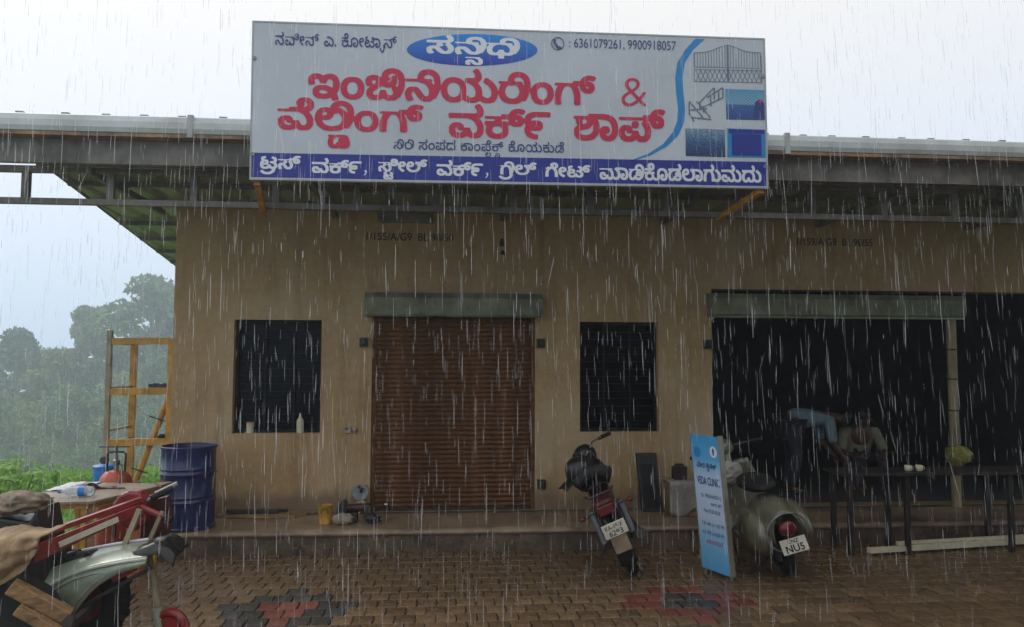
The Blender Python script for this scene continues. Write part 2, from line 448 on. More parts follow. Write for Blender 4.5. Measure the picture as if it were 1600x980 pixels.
# ================================================================== SETTING
def terrain(x, y):
    r = math.hypot(x*.9, y)
    z = -.035-max(0, min(r, 17)-9.2)*.05-max(0, r-17)*.135
    z = max(z, -17.5-min(4, max(0, r-160)*.01))
    if r > 15: z += .5*noise.noise(Vector((x*.05, y*.05, 0)))*min(1, (r-15)/20)
    return z
m_grass = mat('wet_meadow', (.11, .20, .035), .8, .3, 1.5, .4, c2=(.05, .10, .02))
xs = sorted(set([-300, -260, -220, -170]+list(range(-130, -20, 6))+list(range(-20, 21, 1))+list(range(24, 80, 8))+[110, 160, 240, 300]))
ys = sorted(set([-120, -60, -30, -20]+list(range(-14, 26, 1))+list(range(28, 180, 6))+[200, 250, 320]))
tb = MB(); tb.add([(x, y, terrain(x, y)) for x in xs for y in ys],
                  [(i*len(ys)+j, (i+1)*len(ys)+j, (i+1)*len(ys)+j+1, i*len(ys)+j+1) for i in range(len(xs)-1) for j in range(len(ys)-1)])
tb.build('ground', m_grass, smooth='all', kind='structure')

# yard of zigzag concrete pavers
m_bed = mat('paver_bed', (.13, .10, .07), .35, .3, 8)
def paver_mat(name, c, c2):
    m = rand_tint(mat(name, c, .34, .25, 9, .45, c2=c2, bscale=60), .26)
    n, l = m.node_tree.nodes, m.node_tree.links; g = n.new('ShaderNodeNewGeometry'); z = n.new('ShaderNodeTexNoise'); z.inputs['Scale'].default_value = 1.4; z.inputs['Detail'].default_value = 5; l.new(g.outputs['Position'], z.inputs['Vector'])
    r = n.new('ShaderNodeMapRange'); r.inputs[1].default_value = .4; r.inputs[2].default_value = .62; r.inputs[3].default_value = .14; r.inputs[4].default_value = .5; l.new(z.outputs['Fac'], r.inputs[0]); l.new(r.outputs[0], n['Principled BSDF'].inputs['Roughness'])
    return m
m_pav = paver_mat('paver_tan', (.19, .122, .066), (.105, .068, .038))
m_pavr = paver_mat('paver_red', (.20, .062, .042), (.12, .042, .03))
m_pavd = paver_mat('paver_charcoal', (.062, .06, .058), (.035, .034, .034))
pave = thing('pavement', None, None, (0, 0, 0)); tag(pave, kind='structure')
MB().box(-7, 9.2, -5, 7.46, -.16, -.022).box(-7, -2.83, 7.46, 8.5, -.16, -.022).build('paver_bed', m_bed, pave)
PW, PD = .145, .178
def paver_mesh(name, m):
    hw, hd, z = PW/2-.004, PD/2-.004, .006
    outl = [(-hw-z, -hd), (hw-z, -hd), (hw+z, -hd*.33), (hw-z, hd*.33), (hw+z*.6, hd), (-hw+z*.6, hd), (-hw-z, hd*.33), (-hw+z, -hd*.33)]
    outl = [(-hw, -hd), (hw, -hd), (hw+z, 0), (hw, hd), (-hw, hd), (-hw+z, 0)]
    b = MB(); n = len(outl)
    lo = [(x, y, -.06) for x, y in outl]; mid = [(x, y, -.006) for x, y in outl]; top = [(x*.93, y*.94, 0) for x, y in outl]
    b.add(lo+mid+top, [(i, (i+1) % n, (i+1) % n+n, i+n) for i in range(n)]+[(i+n, (i+1) % n+n, (i+1) % n+2*n, i+2*n) for i in range(n)]+[tuple(range(2*n, 3*n))])
    return b
proto = {k: paver_mesh('paver', m) for k, m in (('t', m_pav), ('r', m_pavr), ('d', m_pavd))}
pm = {'t': m_pav, 'r': m_pavr, 'd': m_pavd}
def medallion(x, y):
    # stepped rosettes laid in coloured pavers, centres and rows read off the yard
    for (cx, cy, inner, outer) in ((-1.15, 5.80, 'r', 'd'), (1.83, 5.78, 'd', 'r')):
        a, b = abs(x-cx)/(.54 if cx < 0 else .47), abs(y-cy)/.47
        if max(a, b) < 1 and a+b*.95 < .52: return inner
        if a+b < 1.08 and max(a, b) < 1: return outer
    return 't'
pv = []
row = 0; y = 7.42-PD/2
while y > 2.6:
    x = -6.8+(PW/2 if row % 2 else 0)
    while x < 9.0:
        if not (y < 4.2 and abs(x) > 5.5): pv.append((x, y, medallion(x, y)))
        x += PW
    y -= PD; row += 1
fr_l = lambda y: -.573*y+.25; fr_r = lambda y: .79*y
view = [p for p in pv if p[1] > 5.0 and -2.5 < p[0] < fr_r(p[1]) and p[0] > fr_l(p[1])]
view.sort(key=lambda p: (p[2] == 't', p[1]))
near = set(view[:300])
meshes = {}
rr = random.Random(3)
def jit(): return (rr.uniform(-.003, .003), rr.uniform(-.003, .003), rr.uniform(-.0035, .0015))
first = {}
far = {'t': MB(), 'r': MB(), 'd': MB()}
for p in pv:
    j = jit(); loc = (p[0]+j[0], p[1]+j[1], j[2])
    if p in near:
        if p[2] not in first: o = proto[p[2]].build('paver', pm[p[2]], pave); first[p[2]] = o
        else: o = first[p[2]].copy(); col.objects.link(o); o.parent = pave
        o.location = loc; o.rotation_euler = (rr.uniform(-.012, .012), rr.uniform(-.012, .012), rr.uniform(-.012, .012))
    else:
        b = proto[p[2]]; far[p[2]].add([(v[0]+loc[0], v[1]+loc[1], v[2]+loc[2]) for v in b.v], b.f)
for k, b in far.items():
    if b.v: b.build('paver_field', pm[k], pave, kind='stuff')

# raised plinth along the shop fronts
pl = thing('plinth', None, None, (0, 7.42, 0)); tag(pl, kind='structure')
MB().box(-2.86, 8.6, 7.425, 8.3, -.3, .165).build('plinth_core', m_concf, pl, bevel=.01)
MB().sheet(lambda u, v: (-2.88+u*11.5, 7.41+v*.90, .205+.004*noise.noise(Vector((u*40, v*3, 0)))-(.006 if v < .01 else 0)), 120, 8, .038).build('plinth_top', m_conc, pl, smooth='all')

# ------------------------------------------------------------------ the building
B = thing('workshop_building', 'long cream plastered workshop with rusty rolling shutter and tin roof on truss', 'building', (-2.86, 8.35, 0))
def holed_wall(x0, x1, z0, z1, y, th, holes):
    X = sorted({x0, x1, *[h[0] for h in holes], *[h[1] for h in holes]}); Z = sorted({z0, z1, *[h[2] for h in holes], *[h[3] for h in holes]})
    b = MB()
    def hole(x, z): return any(h[0] < x < h[1] and h[2] < z < h[3] for h in holes)
    for xa, xb in zip(X, X[1:]):
        for za, zb in zip(Z, Z[1:]):
            if hole((xa+xb)/2, (za+zb)/2): continue
            b.add([(xa, y, za), (xb, y, za), (xb, y, zb), (xa, y, zb)], [(0, 1, 2, 3)]); b.add([(xa, y+th, za), (xb, y+th, za), (xb, y+th, zb), (xa, y+th, zb)], [(3, 2, 1, 0)])
    for h in holes+[(x0, x1, z0, z1)]:
        for (xa, za, xb, zb) in ((h[0], h[2], h[1], h[2]), (h[1], h[2], h[1], h[3]), (h[1], h[3], h[0], h[3]), (h[0], h[3], h[0], h[2])):
            b.add([(xa, y, za), (xb, y, zb), (xb, y+th, zb), (xa, y+th, za)], [(0, 1, 2, 3)])
    return b
WT = 3.43
holed_wall(-2.86, 8.6, -.5, WT, 8.35, .2, [(-2.235, -1.325, 1.035, 2.235), (-.79, .97, .206, 2.30), (1.465, 2.345, 1.035, 2.24), (2.955, 8.2, .206, 2.62)]).build('front_wall', m_wall, B)
MB().box(-2.86, -2.66, 8.551, 13, -1.2, 3.36).build('side_wall', m_wall, B)
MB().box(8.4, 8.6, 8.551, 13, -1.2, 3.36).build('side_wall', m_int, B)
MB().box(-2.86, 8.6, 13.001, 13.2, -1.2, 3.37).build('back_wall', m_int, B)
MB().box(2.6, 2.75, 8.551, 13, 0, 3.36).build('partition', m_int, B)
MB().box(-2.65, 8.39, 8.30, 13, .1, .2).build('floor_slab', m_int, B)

# rolling shutter: each lath its own piece
rs = MB().box(-.744, .929, 8.44, 8.446, .206, 2.28).build('rolling_shutter', m_shut, B)
for xx in (-.7725, .955): MB().box(xx-.0275, xx+.0275, 8.37, 8.43, .206, 2.28).build('guide_rail', m_shut, rs, bevel=.004)
ns = 40; z0, z1 = .235, 2.27; hs = (z1-z0)/ns
def lath():
    b = MB(); prof = [(0, 0), (-.010, .012), (-.016, hs*.45), (-.012, hs*.8), (.004, hs*.93), (.004, hs-.002), (.010, hs-.002), (.010, 0)]
    n = len(prof)
    x0, x1 = -.744, .929
    b.add([(x0, p, q) for p, q in prof]+[(x1, p, q) for p, q in prof], [(i, (i+1) % n, (i+1) % n+n, i+n) for i in range(n)]+[tuple(range(n))[::-1], tuple(range(n, 2*n))]); return b
OFFB = OFF[B.name]
l0 = None
for i in range(ns):
    if l0 is None:
        OFF_save = OFF[B.name]; OFF[B.name] = Vector((0, 0, 0)); l0 = lath().build('slat', m_shut, rs); OFF[B.name] = OFF_save; o = l0
    else: o = copy_to(l0, rs)
    o.location = Vector((0, 8.40, z0+i*hs))-OFFB+Vector((0, random.uniform(-.0015, .0015), 0))
MB().box(-.744, .929, 8.385, 8.415, .206, .233).build('bottom_rail', m_dark, rs, bevel=.003)
for x in (-.45, .60): MB().box(x-.05, x+.05, 8.368, 8.384, .213, .25).build('shutter_lock', m_dark, rs, bevel=.003)
MB().blob((-.62, 8.355, .275), (.025, .02, .025), .1).build('padlock', m_chrome, rs, smooth='all')
def hood(x0, x1, z0, z1, name='shutter_hood'):
    b = MB(); pf = [(8.345, z1), (8.20, z1-.015), (8.15, z1-.07), (8.15, z0+.02), (8.165, z0), (8.345, z0)]; n = len(pf)
    b.sheet(lambda u, v: (x0+u*(x1-x0), *(lambda k, t: (pf[k][0]+(pf[k+1][0]-pf[k][0])*t, pf[k][1]+(pf[k+1][1]-pf[k][1])*t+.006*noise.noise(Vector((u*9, k*1.3, x0)))))(min(int(v*(n-1)), n-2), v*(n-1)-min(int(v*(n-1)), n-2))), 30, (n-1)*2)
    for x in (x0, x1): b.add([(x, p, q) for p, q in pf], [tuple(range(n))])
    return b.build(name, m_hood, B)
hood(-.86, 1.03, 2.275, 2.54); hood(2.90, 5.82, 2.31, 2.57)
MB().box(2.93, 5.80, 8.142, 8.2, 2.288, 2.306).build('hood_lip', m_cream, B)
for (x, z) in ((-.875, 2.0), (1.03, 2.0), (-.87, .44), (1.04, .48), (2.90, 2.0)):
    b = MB(); s = -1 if x < 0 or x > 2 else 1
    b.box(x-.045, x+.045, 8.30, 8.348, z-.05, z+.05).box(x-.02, x+.02, 8.25, 8.30, z-.02, z+.03); b.build('shutter_bracket', m_dark, B, bevel=.006)

def window(x0, x1, z0, z1, nb):
    fr = MB(); t = .03; y0, y1 = 8.44, 8.48
    fr.box(x0, x0+t, y0, y1, z0, z1).box(x1-t, x1, y0, y1, z0, z1).box(x0+t, x1-t, y0, y1, z0, z0+t).box(x0+t, x1-t, y0, y1, z1-t, z1)
    w = fr.build('window', m_iron, B, label='barred window opening with dark room behind')
    bar = None
    for i in range(nb):
        z = z0+t+(z1-z0-2*t)*(i+1)/(nb+1)
        MB().tube([(x0+t, 8.46, z), (x1-t, 8.46, z)], .0048, 6).build('bar', m_iron, w)
    for k in (1/3, 2/3):
        x = x0+(x1-x0)*k; MB().box(x-.012, x+.012, 8.475, 8.483, z0+t, z1-t).build('mullion', m_iron, w)
    # inner leaf, left ajar behind the bars
    MB().box(x0+.02, x0+.04, 8.56, 8.56+.42, z0+.05, z1-.05).build('shutter_leaf', m_dark, w)
    g = MB().box(x0+t, x1-t, 8.505, 8.511, z0+t, z1-t).build('pane', m_pane, w)
def glass_mat():
    m = bpy.data.materials.new('blackened_glass'); m.use_nodes = True; b = m.node_tree.nodes['Principled BSDF']
    b.inputs['Base Color'].default_value = (.004, .0045, .008, 1); b.inputs['Roughness'].default_value = .22; b.inputs['Specular IOR Level'].default_value = .08; return m  # opaque near-black pane, its colour stands in for the dark room
m_pane = glass_mat()
window(-2.235, -1.325, 1.035, 2.235, 13); window(1.465, 2.345, 1.035, 2.24, 13)

# roof: overlapping ribbed sheets on purlins, falling to the back
def roofz(y): return 3.47-(y-6.6)*.012
def verge(y): return -3.40-(y-6.6)*.17
roof = MB().box(-3.38, 8.55, 6.55, 6.60, roofz(6.6)-.07, roofz(6.6)-.008).build('roof', m_beam, B)
RB = .29
def sheet_prof(x):
    t = (x+3.6) % RB/RB
    return .032*max(0, min(1, (abs(t-.5)*-1+.16)/.06))
k = 0; x = -4.83
while x < 8.6:
    x1 = x+RB*3
    us = []
    for q in range(3):
        for t in (0, .30, .36, .5, .64, .70): us.append(x+RB*(q+t))
    us.append(x1+.02)
    vs = [6.46, 7.2, 8.35, 9.5, 11, 12.3, 13.35]
    def f(u, v):
        i = min(len(us)-1, round(u*(len(us)-1))); yy = vs[round(v*(len(vs)-1))]; xx = us[i]; h = sheet_prof(xx)
        return (max(xx, verge(yy)), yy, roofz(yy)+.004+h+.002*(k % 2))
    if x1 > verge(13.35): MB().sheet(f, len(us)-1, len(vs)-1, .0008).build('sheet', m_roof, roof)
    x = x1; k += 1
for y in (7.35, 8.22, 9.3, 10.4, 11.5, 12.6):
    MB().box(verge(y)+.03, 8.5, y-.022, y+.022, roofz(y)-.052, roofz(y)-.003).build('purlin', m_beam, roof)
for x in (-3.0, -1.2, .6, 2.4, 4.2, 6.0, 7.8):
    MB().bar((x, 6.62, roofz(6.62)-.085), (x, 8.34, roofz(8.34)-.085), .05, .06).build('rafter', m_beam, roof)
MB().sheet(lambda u, v: (verge(6.46+u*6.9)-.012+v*.06, 6.46+u*6.9, roofz(6.46+u*6.9)+.05-(.06 if v < .1 else 0)), 4, 3, .002).build('verge_flashing', m_beam, roof)
# gutter run along the whole front
GX0, GX1 = -6.2, 9.0
def run(prof, name, m, x0=GX0, x1=GX1, seg=60, wob=.004, parent=B):
    b = MB(); n = len(prof)
    vs, fs = [], []
    for i in range(seg+1):
        x = x0+(x1-x0)*i/seg; w = wob*noise.noise(Vector((x*.8, 0, 0)))
        vs += [(x, p, q+w) for p, q in prof]
    for i in range(seg):
        for j in range(n): fs.append((i*n+j, i*n+(j+1) % n, (i+1)*n+(j+1) % n, (i+1)*n+j))
    fs += [tuple(range(n))[::-1], tuple(range(seg*n, seg*n+n))]
    b.add(vs, fs); return b.build(name, m, parent)
gut = run([(6.345, 3.775), (6.33, 3.765), (6.315, 3.72), (6.315, 3.67), (6.33, 3.635), (6.36, 3.625), (6.50, 3.625), (6.50, 3.80), (6.488, 3.80), (6.488, 3.64), (6.365, 3.64), (6.343, 3.65), (6.332, 3.68), (6.332, 3.72), (6.342, 3.755), (6.352, 3.765)], 'gutter', m_gut)
run([(6.325, 3.598), (6.325, 3.624), (6.50, 3.624), (6.50, 3.598)], 'gutter_lip', m_rust, parent=gut)
for i in range(48):
    x = -5.9+i*.31+random.uniform(-.03, .03); MB().box(x-.03, x+.03, 6.40, 6.49, 3.78, 3.801+random.uniform(0, .006)).build('clip', m_grey, gut)
for x in (-2.08, 2.93, -5.2, 6.3): MB().box(x-.022, x+.022, 6.308, 6.345, 3.60, 3.785).build('joint_strap', m_galv, gut)
run([(6.44, 3.40), (6.44, 3.596), (6.50, 3.596), (6.50, 3.40)], 'fascia', m_beam)
tr = MB().box(GX0, GX1, 6.72, 6.775, 3.385, 3.44).build('front_truss', m_beam, B)
MB().box(GX0, GX1, 6.718, 6.773, 3.115, 3.165).build('bottom_chord', m_beam, tr)
xx = -5.62
while xx < 9:
    MB().box(xx-.03, xx+.03, 6.722, 6.771, 3.166, 3.384).build('truss_post', m_beam, tr); xx += .69
for x in (-5.9, 8.8): MB().box(x-.06, x+.06, 6.68, 6.80, -.3, 3.114).build('column', m_beam, B)
MB().box(-.75, -.15, 8.32, 8.348, 3.30, 3.40).build('wall_plate', m_beam, B)

# numbers stencilled on the plaster
for t, x0, x1, z0 in (('1/155/A/G9  BL 98/50', -.87, .07, 3.105), ('1/159/A/G8  BL 98/55', 3.96, 4.86, 3.13)):
    lettering(latin(t, .012), lambda u, v: (x0+u*(x1-x0), 8.347, z0+v*.085), m_sten, B, 'stencilled_number')
for (x, z, h) in ((.60, 3.10, .09), (.61, 2.99, .05)): MB().blob((x, 8.348, z), (.025, .006, h/2), .4, 3, 2).build('plaster_chip', m_dark, B)

# ------------------------------------------------------------------ unseen buildings added to shade the yard: row behind the viewer, wing on the right
def plain_row(name, lab, x0, x1, y0, y1, front, zt, over):
    t = thing(name, lab, 'building', ((x0+x1)/2, (y0+y1)/2, 0))
    return t
OR = plain_row('added_shade_row', 'unseen cream shop row with deep tin eaves added behind the viewer to shade the yard', -1.6, 12, -8, -1.2, 1, 3.4, 1)
MB().box(2.6, 12, -1.4, -1.2, -.1, 4.5).build('front_wall', m_wall, OR); MB().box(2.6, 2.8, -8, -1.401, -.1, 4.5).build('side_wall', m_wall, OR); MB().box(2.6, 12, -8.2, -8.001, -.1, 4.5).build('back_wall', m_wall, OR)
MB().sheet(lambda u, v: (2.2+u*10, -8.6+v*10.9, 4.56+.3*v+.03*(round(u*80) % 2)), 80, 6, .004).build('roof', m_roof, OR)
MB().box(2.2, 12.2, 2.27, 2.42, 4.7, 4.95).build('gutter', m_gut, OR)
for xx in (2.9, 5.2, 7.6): MB().bar((xx, -1.19, 3.6), (xx, 2.2, 4.7), .06, .08).build('eave_bracket', m_beam, OR)
for xx in (4.0, 6.6, 9.2): MB().box(xx-.9, xx+.9, -1.195, -1.17, .1, 2.4).build('rolling_shutter', m_shut, OR)
WG = plain_row('added_shade_wing', 'unseen cream shop wing added to shade the right side of the yard', 8.2, 12, 1.5, 6.6, 1, 3.4, 1)  # added out of view to darken the right of the yard
MB().box(6.9, 7.1, 0, 5.3, -.1, 4.2).build('front_wall', m_wall, WG); MB().box(5.4, 12, 0, 5.4, 4.21, 4.25).build('roof', m_roof, WG); MB().box(5.3, 5.399, 0, 5.4, 4.1, 4.4).build('gutter', m_gut, WG)
for yy in (.2, 2.7, 5.2): MB().box(5.45, 5.55, yy-.05, yy+.05, -.1, 4.205).build('column', m_beam, WG)
for yy in (1.4, 3.8): MB().box(6.87, 6.899, yy-.8, yy+.8, .0, 2.4).build('rolling_shutter', m_shut, WG)

# ------------------------------------------------------------------ the sign board
SX0, SX1, SY, SZ0, SZ1 = -1.57, 2.705, 6.235, 3.280, 4.548
SG = thing('sign_board', 'large white and navy sign board with red lettering mounted on the roof edge', 'sign', ((SX0+SX1)/2, SY, SZ0)); SG.rotation_euler.y = -.006
def su(px, py, d=.002):
    """the printed layout, measured on the board (board is 797 units wide, 244 high)"""
    k = (px-398)/797; top, bot = 35+25*k, 279+14*k
    return (SX0+(SX1-SX0)*k, SY-d, SZ0+(SZ1-SZ0)*(bot-py)/(bot-top))
MB().box(SX0, SX1, SY, SY+.05, SZ0-.008, SZ1+.008).build('panel', m_white, SG)
fb = MB()
for x0, x1, z0, z1 in ((SX0-.012, SX1+.012, SZ1+.008, SZ1+.02), (SX0-.012, SX1+.012, SZ0-.02, SZ0-.008), (SX0-.012, SX0, SZ0-.008, SZ1+.008), (SX1, SX1+.012, SZ0-.008, SZ1+.008)): fb.box(x0, x1, SY-.004, SY+.052, z0, z1)
fb.build('frame', m_galv, SG)
def patch(px, name, m, d=.002, n=1):
    return MB().add([su(*p, d) for p in px], [tuple(range(len(px)))]).build(name, m, SG)
patch([(398.5, 240.5), (1194, 254.5), (1194, 292.8), (398.5, 278.8)], 'navy_band', m_navy)
ell = [(729+101*math.cos(2*math.pi*i/64), 76.5+25.5*math.sin(2*math.pi*i/64)) for i in range(64)]
def ell_mat():
    m = bpy.data.materials.new('print_blue_fade'); m.use_nodes = True; n, l = m.node_tree.nodes, m.node_tree.links; b = n['Principled BSDF']; b.inputs['Roughness'].default_value = .5
    t = n.new('ShaderNodeTexCoord'); s = n.new('ShaderNodeSeparateXYZ'); l.new(t.outputs['Generated'], s.inputs[0])
    r = n.new('ShaderNodeValToRGB'); l.new(s.outputs[2], r.inputs[0]); r.color_ramp.elements[0].color = (.02, .04, .40, 1); r.color_ramp.elements[1].color = (.015, .26, .72, 1)
    l.new(r.outputs[0], b.inputs['Base Color']); return m
patch(ell, 'emblem_oval', ell_mat())
def kn(t, x0, x1, y0, y1, m, bold=.03, d=.004, slope=.026):
    VF = contour_mesh(kannada(t, bold))
    return lettering(VF, lambda u, v: su(x0+u*(x1-x0), y1-v*(y1-y0)+slope*(u-.5)*(x1-x0), d), m, SG)
kn('ನವೀನ್ ಎ. ಕೋಟ್ಯಾನ್', 430, 613, 50, 80, m_ink, .012)
kn('ಸನ್ನಿಧಿ', 658, 803, 54, 101, m_paper, .03, .005)
kn('ಇಂಜಿನಿಯರಿಂಗ್', 480, 922, 106, 163, m_red, .03)
kn('ವೆಲ್ಡಿಂಗ್', 435, 654, 155, 234, m_red, .03)
kn('ವರ್ಕ್', 692, 850, 164, 218, m_red, .03)
kn('ಶಾಪ್', 886, 1032, 169, 222, m_red, .03)
kn('ಸಿರಿ ಸಂಪದ ಕಾಂಪ್ಲೆಕ್ಸ್ ಕೊಯಕುಡೆ', 609, 871, 220, 247, m_ink, .014, slope=.022)
for t, x0, x1, y0, y1 in (('ಟ್ರಸ್', 411, 471, 245, 275), ('ವರ್ಕ್', 487, 561, 249, 273), ('ಸ್ಟೀಲ್', 586, 660, 250, 283), ('ವರ್ಕ್', 674, 745, 252, 277), ('ಗ್ರಿಲ್', 769, 828, 254, 283), ('ಗೇಟ್', 841, 912, 256, 279), ('ಮಾಡಿಕೊಡಲಾಗುವುದು', 926, 1186, 257, 285)):
    kn(t, x0, x1, y0, y1, m_paper, .028, slope=.02)
for px, py in ((567, 271), (751, 275)): patch([(px-2, py-3), (px+2, py-3), (px+2, py+1), (px-1, py+5), (px-3, py+5), (px, py+1)], 'comma', m_paper, .004)
lettering(latin('&', -.012), lambda u, v: su(962+u*41, 166-v*45, .004), m_red, SG)
lettering(latin(': 6361079261, 9900918057', 0), lambda u, v: su(880+u*171, 76.5-v*17+(u-.5)*4.5, .004), m_ink, SG)
ring = MB(); cc = su(862, 66); ring.torus((cc[0], cc[1]-.003, cc[2]), .052, .003, (0, 1, 0), 32, 6); ring.build('phone_ring', m_ink, SG)
patch([(856, 58), (860, 60), (859, 64), (863, 70), (867, 71), (868, 75), (864, 76), (858, 71), (855, 64)], 'phone_symbol', m_ink, .004)
L = [(1083, 57), (1066, 75), (1053, 96), (1049, 120), (1050, 145), (1053, 170), (1051, 190), (1044, 207), (1028, 226), (1005, 241), (976, 252)]
Rr = [(1098, 58), (1079, 75), (1065, 96), (1061, 120), (1062, 145), (1064, 170), (1062, 192), (1053, 212), (1034, 230), (1008, 244), (976, 253.5)]
MB().add([su(*p) for p in L]+[su(*p) for p in Rr], [(i, i+1, i+12, i+11) for i in range(10)]).build('swoosh', m_cyan, SG)
m_line = mat('print_slate', (.13, .18, .27), .5, .05)
def lines(segs, w, name, m=m_line, d=.003):
    b = MB()
    for (x0, y0), (x1, y1) in segs:
        L_ = math.hypot(x1-x0, y1-y0); nx, ny = -(y1-y0)/L_*w/2, (x1-x0)/L_*w/2
        b.add([su(x0-nx, y0-ny, d), su(x0+nx, y0+ny, d), su(x1+nx, y1+ny, d), su(x1-nx, y1-ny, d)], [(0, 1, 2, 3)]); d += .00003
    return b.build(name, m, SG)
# printed pictures: gate, stair, roof, truss hall, shutter
gt = lambda x: 80+(78-67)*0-12*math.exp(-((x-1135)/24)**2)
sg = []
for i in range(25):
    x = 1081+i*(1189-1081)/24; sg.append(((x, gt(x)), (x, 103)))
    if i < 24: x2 = 1081+(i+1)*(1189-1081)/24; sg.append(((x, gt(x)), (x2, gt(x2))))
sg += [((1080, 103), (1190, 105)), ((1080, 107), (1190, 109)), ((1080, 126), (1190, 128)), ((1080, 80), (1080, 127)), ((1190, 84), (1190, 129))]
for i in range(14):
    x = 1082+i*7.6; sg += [((x, 107), (x+9, 127)), ((x+9, 107), (x, 127))]
lines(sg, .9, 'gate_print'); lines([((1135, 67), (1135, 127))], 3, 'gate_post_print', d=.0045)
sg = [((1071, 158), (1093, 184)), ((1083, 158), (1105, 184)), ((1071, 160), (1071, 178)), ((1074, 184), (1106, 187)), ((1072, 172), (1100, 170)), ((1088, 170), (1126, 152)), ((1088, 160), (1112, 136)), ((1100, 152), (1126, 136)), ((1126, 136), (1126, 153)), ((1112, 136), (1112, 155)), ((1088, 158), (1088, 172)), ((1070, 176), (1078, 190)), ((1094, 165), (1094, 176)), ((1106, 147), (1106, 166)), ((1119, 141), (1119, 157))]
lines(sg, 2.2, 'stair_print')
def print_mat(name, stops, axis=2, wave=None, sc_=30, dist=2):
    m = bpy.data.materials.new(name); m.use_nodes = True; n, l = m.node_tree.nodes, m.node_tree.links; b = n['Principled BSDF']; b.inputs['Roughness'].default_value = .5
    t = n.new('ShaderNodeTexCoord'); s = n.new('ShaderNodeSeparateXYZ'); l.new(t.outputs['Generated'], s.inputs[0]); r = n.new('ShaderNodeValToRGB')
    l.new(s.outputs[axis], r.inputs[0]); e = r.color_ramp.elements
    for i, (p, c) in enumerate(stops):
        q = e[i] if i < 2 else e.new(p); q.position = p; q.color = (*c, 1)
    w = n.new('ShaderNodeTexWave'); w.wave_type = 'BANDS'; w.bands_direction = wave or 'X'; w.inputs['Scale'].default_value = sc_; w.inputs['Distortion'].default_value = dist; l.new(t.outputs['Generated'], w.inputs[0])
    mm = n.new('ShaderNodeMix'); mm.data_type = 'RGBA'; mm.blend_type = 'MULTIPLY'; mm.inputs[0].default_value = .55; l.new(r.outputs[0], mm.inputs[6]); l.new(w.outputs[0], mm.inputs[7]); l.new(mm.outputs[2], b.inputs['Base Color']); return m
patch([(1130, 138), (1194, 140), (1194, 188), (1131, 187)], 'roof_picture', print_mat('picture_roof', [(0, (.03, .10, .38)), (.48, (.05, .18, .5)), (.52, (.25, .5, .7)), (1, (.12, .42, .68))], wave='DIAGONAL', sc_=7, dist=1))
patch([(1178, 160), (1186, 154), (1193, 160), (1194, 184), (1176, 183)], 'worker_in_picture', m_ink, .004); patch([(1185, 155), (1190, 155), (1190, 160), (1185, 160)], 'helmet_in_picture', m_red, .005)
patch([(1064, 201), (1128, 203), (1128, 247), (1064, 245)], 'truss_picture', print_mat('picture_truss', [(0, (.02, .05, .16)), (.5, (.05, .15, .35)), (1, (.25, .42, .58))], wave='DIAGONAL', sc_=5, dist=14))
patch([(1131, 201), (1194, 203), (1194, 248), (1131, 247)], 'shutter_picture', m_cyan); patch([(1139, 210), (1187, 211), (1187, 245), (1139, 244)], 'shutter_in_picture', m_navy, .004)
patch([(1134, 202), (1192, 204), (1192, 210), (1134, 209)], 'shutter_hood_in_picture', m_navy, .004)
for px, py in ((400, 91), (400, 243), (1192, 262), (1192, 118)):
    p = su(px, py); MB().disc((p[0], p[1]-.004, p[2]), .016, .012, (0, 1, 0), 10).build('bolt', m_grey, SG)
MB().bar((-1.53, 6.27, 3.25), (-1.60, 6.80, 3.10), .05, .05).build('support_bracket', m_orange, SG)
MB().bar((2.67, 6.27, 3.25), (2.47, 6.80, 3.10), .05, .05).build('support_bracket', m_orange, SG)
MB().box(SX0+.02, SX1-.02, SY+.052, SY+.085, SZ0+.02, SZ0+.055).build('back_rail', m_orange, SG)

# ================================================================== THINGS IN THE YARD
def straight(pts): return pts
# --- yellow scaffold frame left of the wall
SF = thing('scaffold_frame', 'yellow painted steel scaffold frame standing beside the wall corner', 'scaffold', (-3.28, 8.75, -.04))
for (x, y, zt, w) in ((-3.60, 8.60, 2.12, .05), (-2.955, 8.60, 2.04, .07), (-3.56, 9.15, 2.02, .07), (-3.05, 9.15, 2.02, .05)): MB().box(x-w/2, x+w/2, y-.025, y+.025, -.04, zt).build('post', m_yel if w > .055 or y > 9 else m_tan, SF, bevel=.004)
for z in (2.0, 1.46, .92): MB().bar((-3.575, 8.60, z), (-2.99, 8.60, z+.01), .045, .075).build('rung', m_yel, SF, bevel=.004)
for z in (1.98, 1.50, 1.05, .92):
    MB().bar((-3.595, 8.63, z), (-3.565, 9.12, z), .025, .025).build('side_tie', m_tan, SF); MB().bar((-2.97, 8.63, z), (-3.04, 9.12, z), .025, .03).build('side_tie', m_yel, SF)
MB().tube([(-2.99, 8.66, 1.40), (-3.33, 8.66, .44)], .034, 10).build('diagonal_brace', m_yel, SF, smooth=True)
for p in ((-3.07, 8.655, 1.17), (-3.24, 8.655, .62)): MB().bar((p[0]-.10, p[1]-.035, p[2]+.03), (p[0]+.07, p[1]-.035, p[2]-.03), .012, .012).build('wing_nut', m_dark, SF)
b = MB(); 
for i in range(4): b.box(-3.18+i*.05, -3.135+i*.05, 8.58, 8.63, 1.508, 1.545+.008*(i % 2))
b.box(-3.18, -2.99, 8.575, 8.582, 1.512, 1.53).build('clamp_rack', m_dark, label='row of black clamps resting on the middle scaffold rung', cat='clamp')
MB().blob((-3.03, 8.60, .985), (.05, .03, .025), .3, 3, 2, 4).build('work_glove', m_black, smooth='all', label='small black glove lying on the lowest scaffold rung', cat='glove')

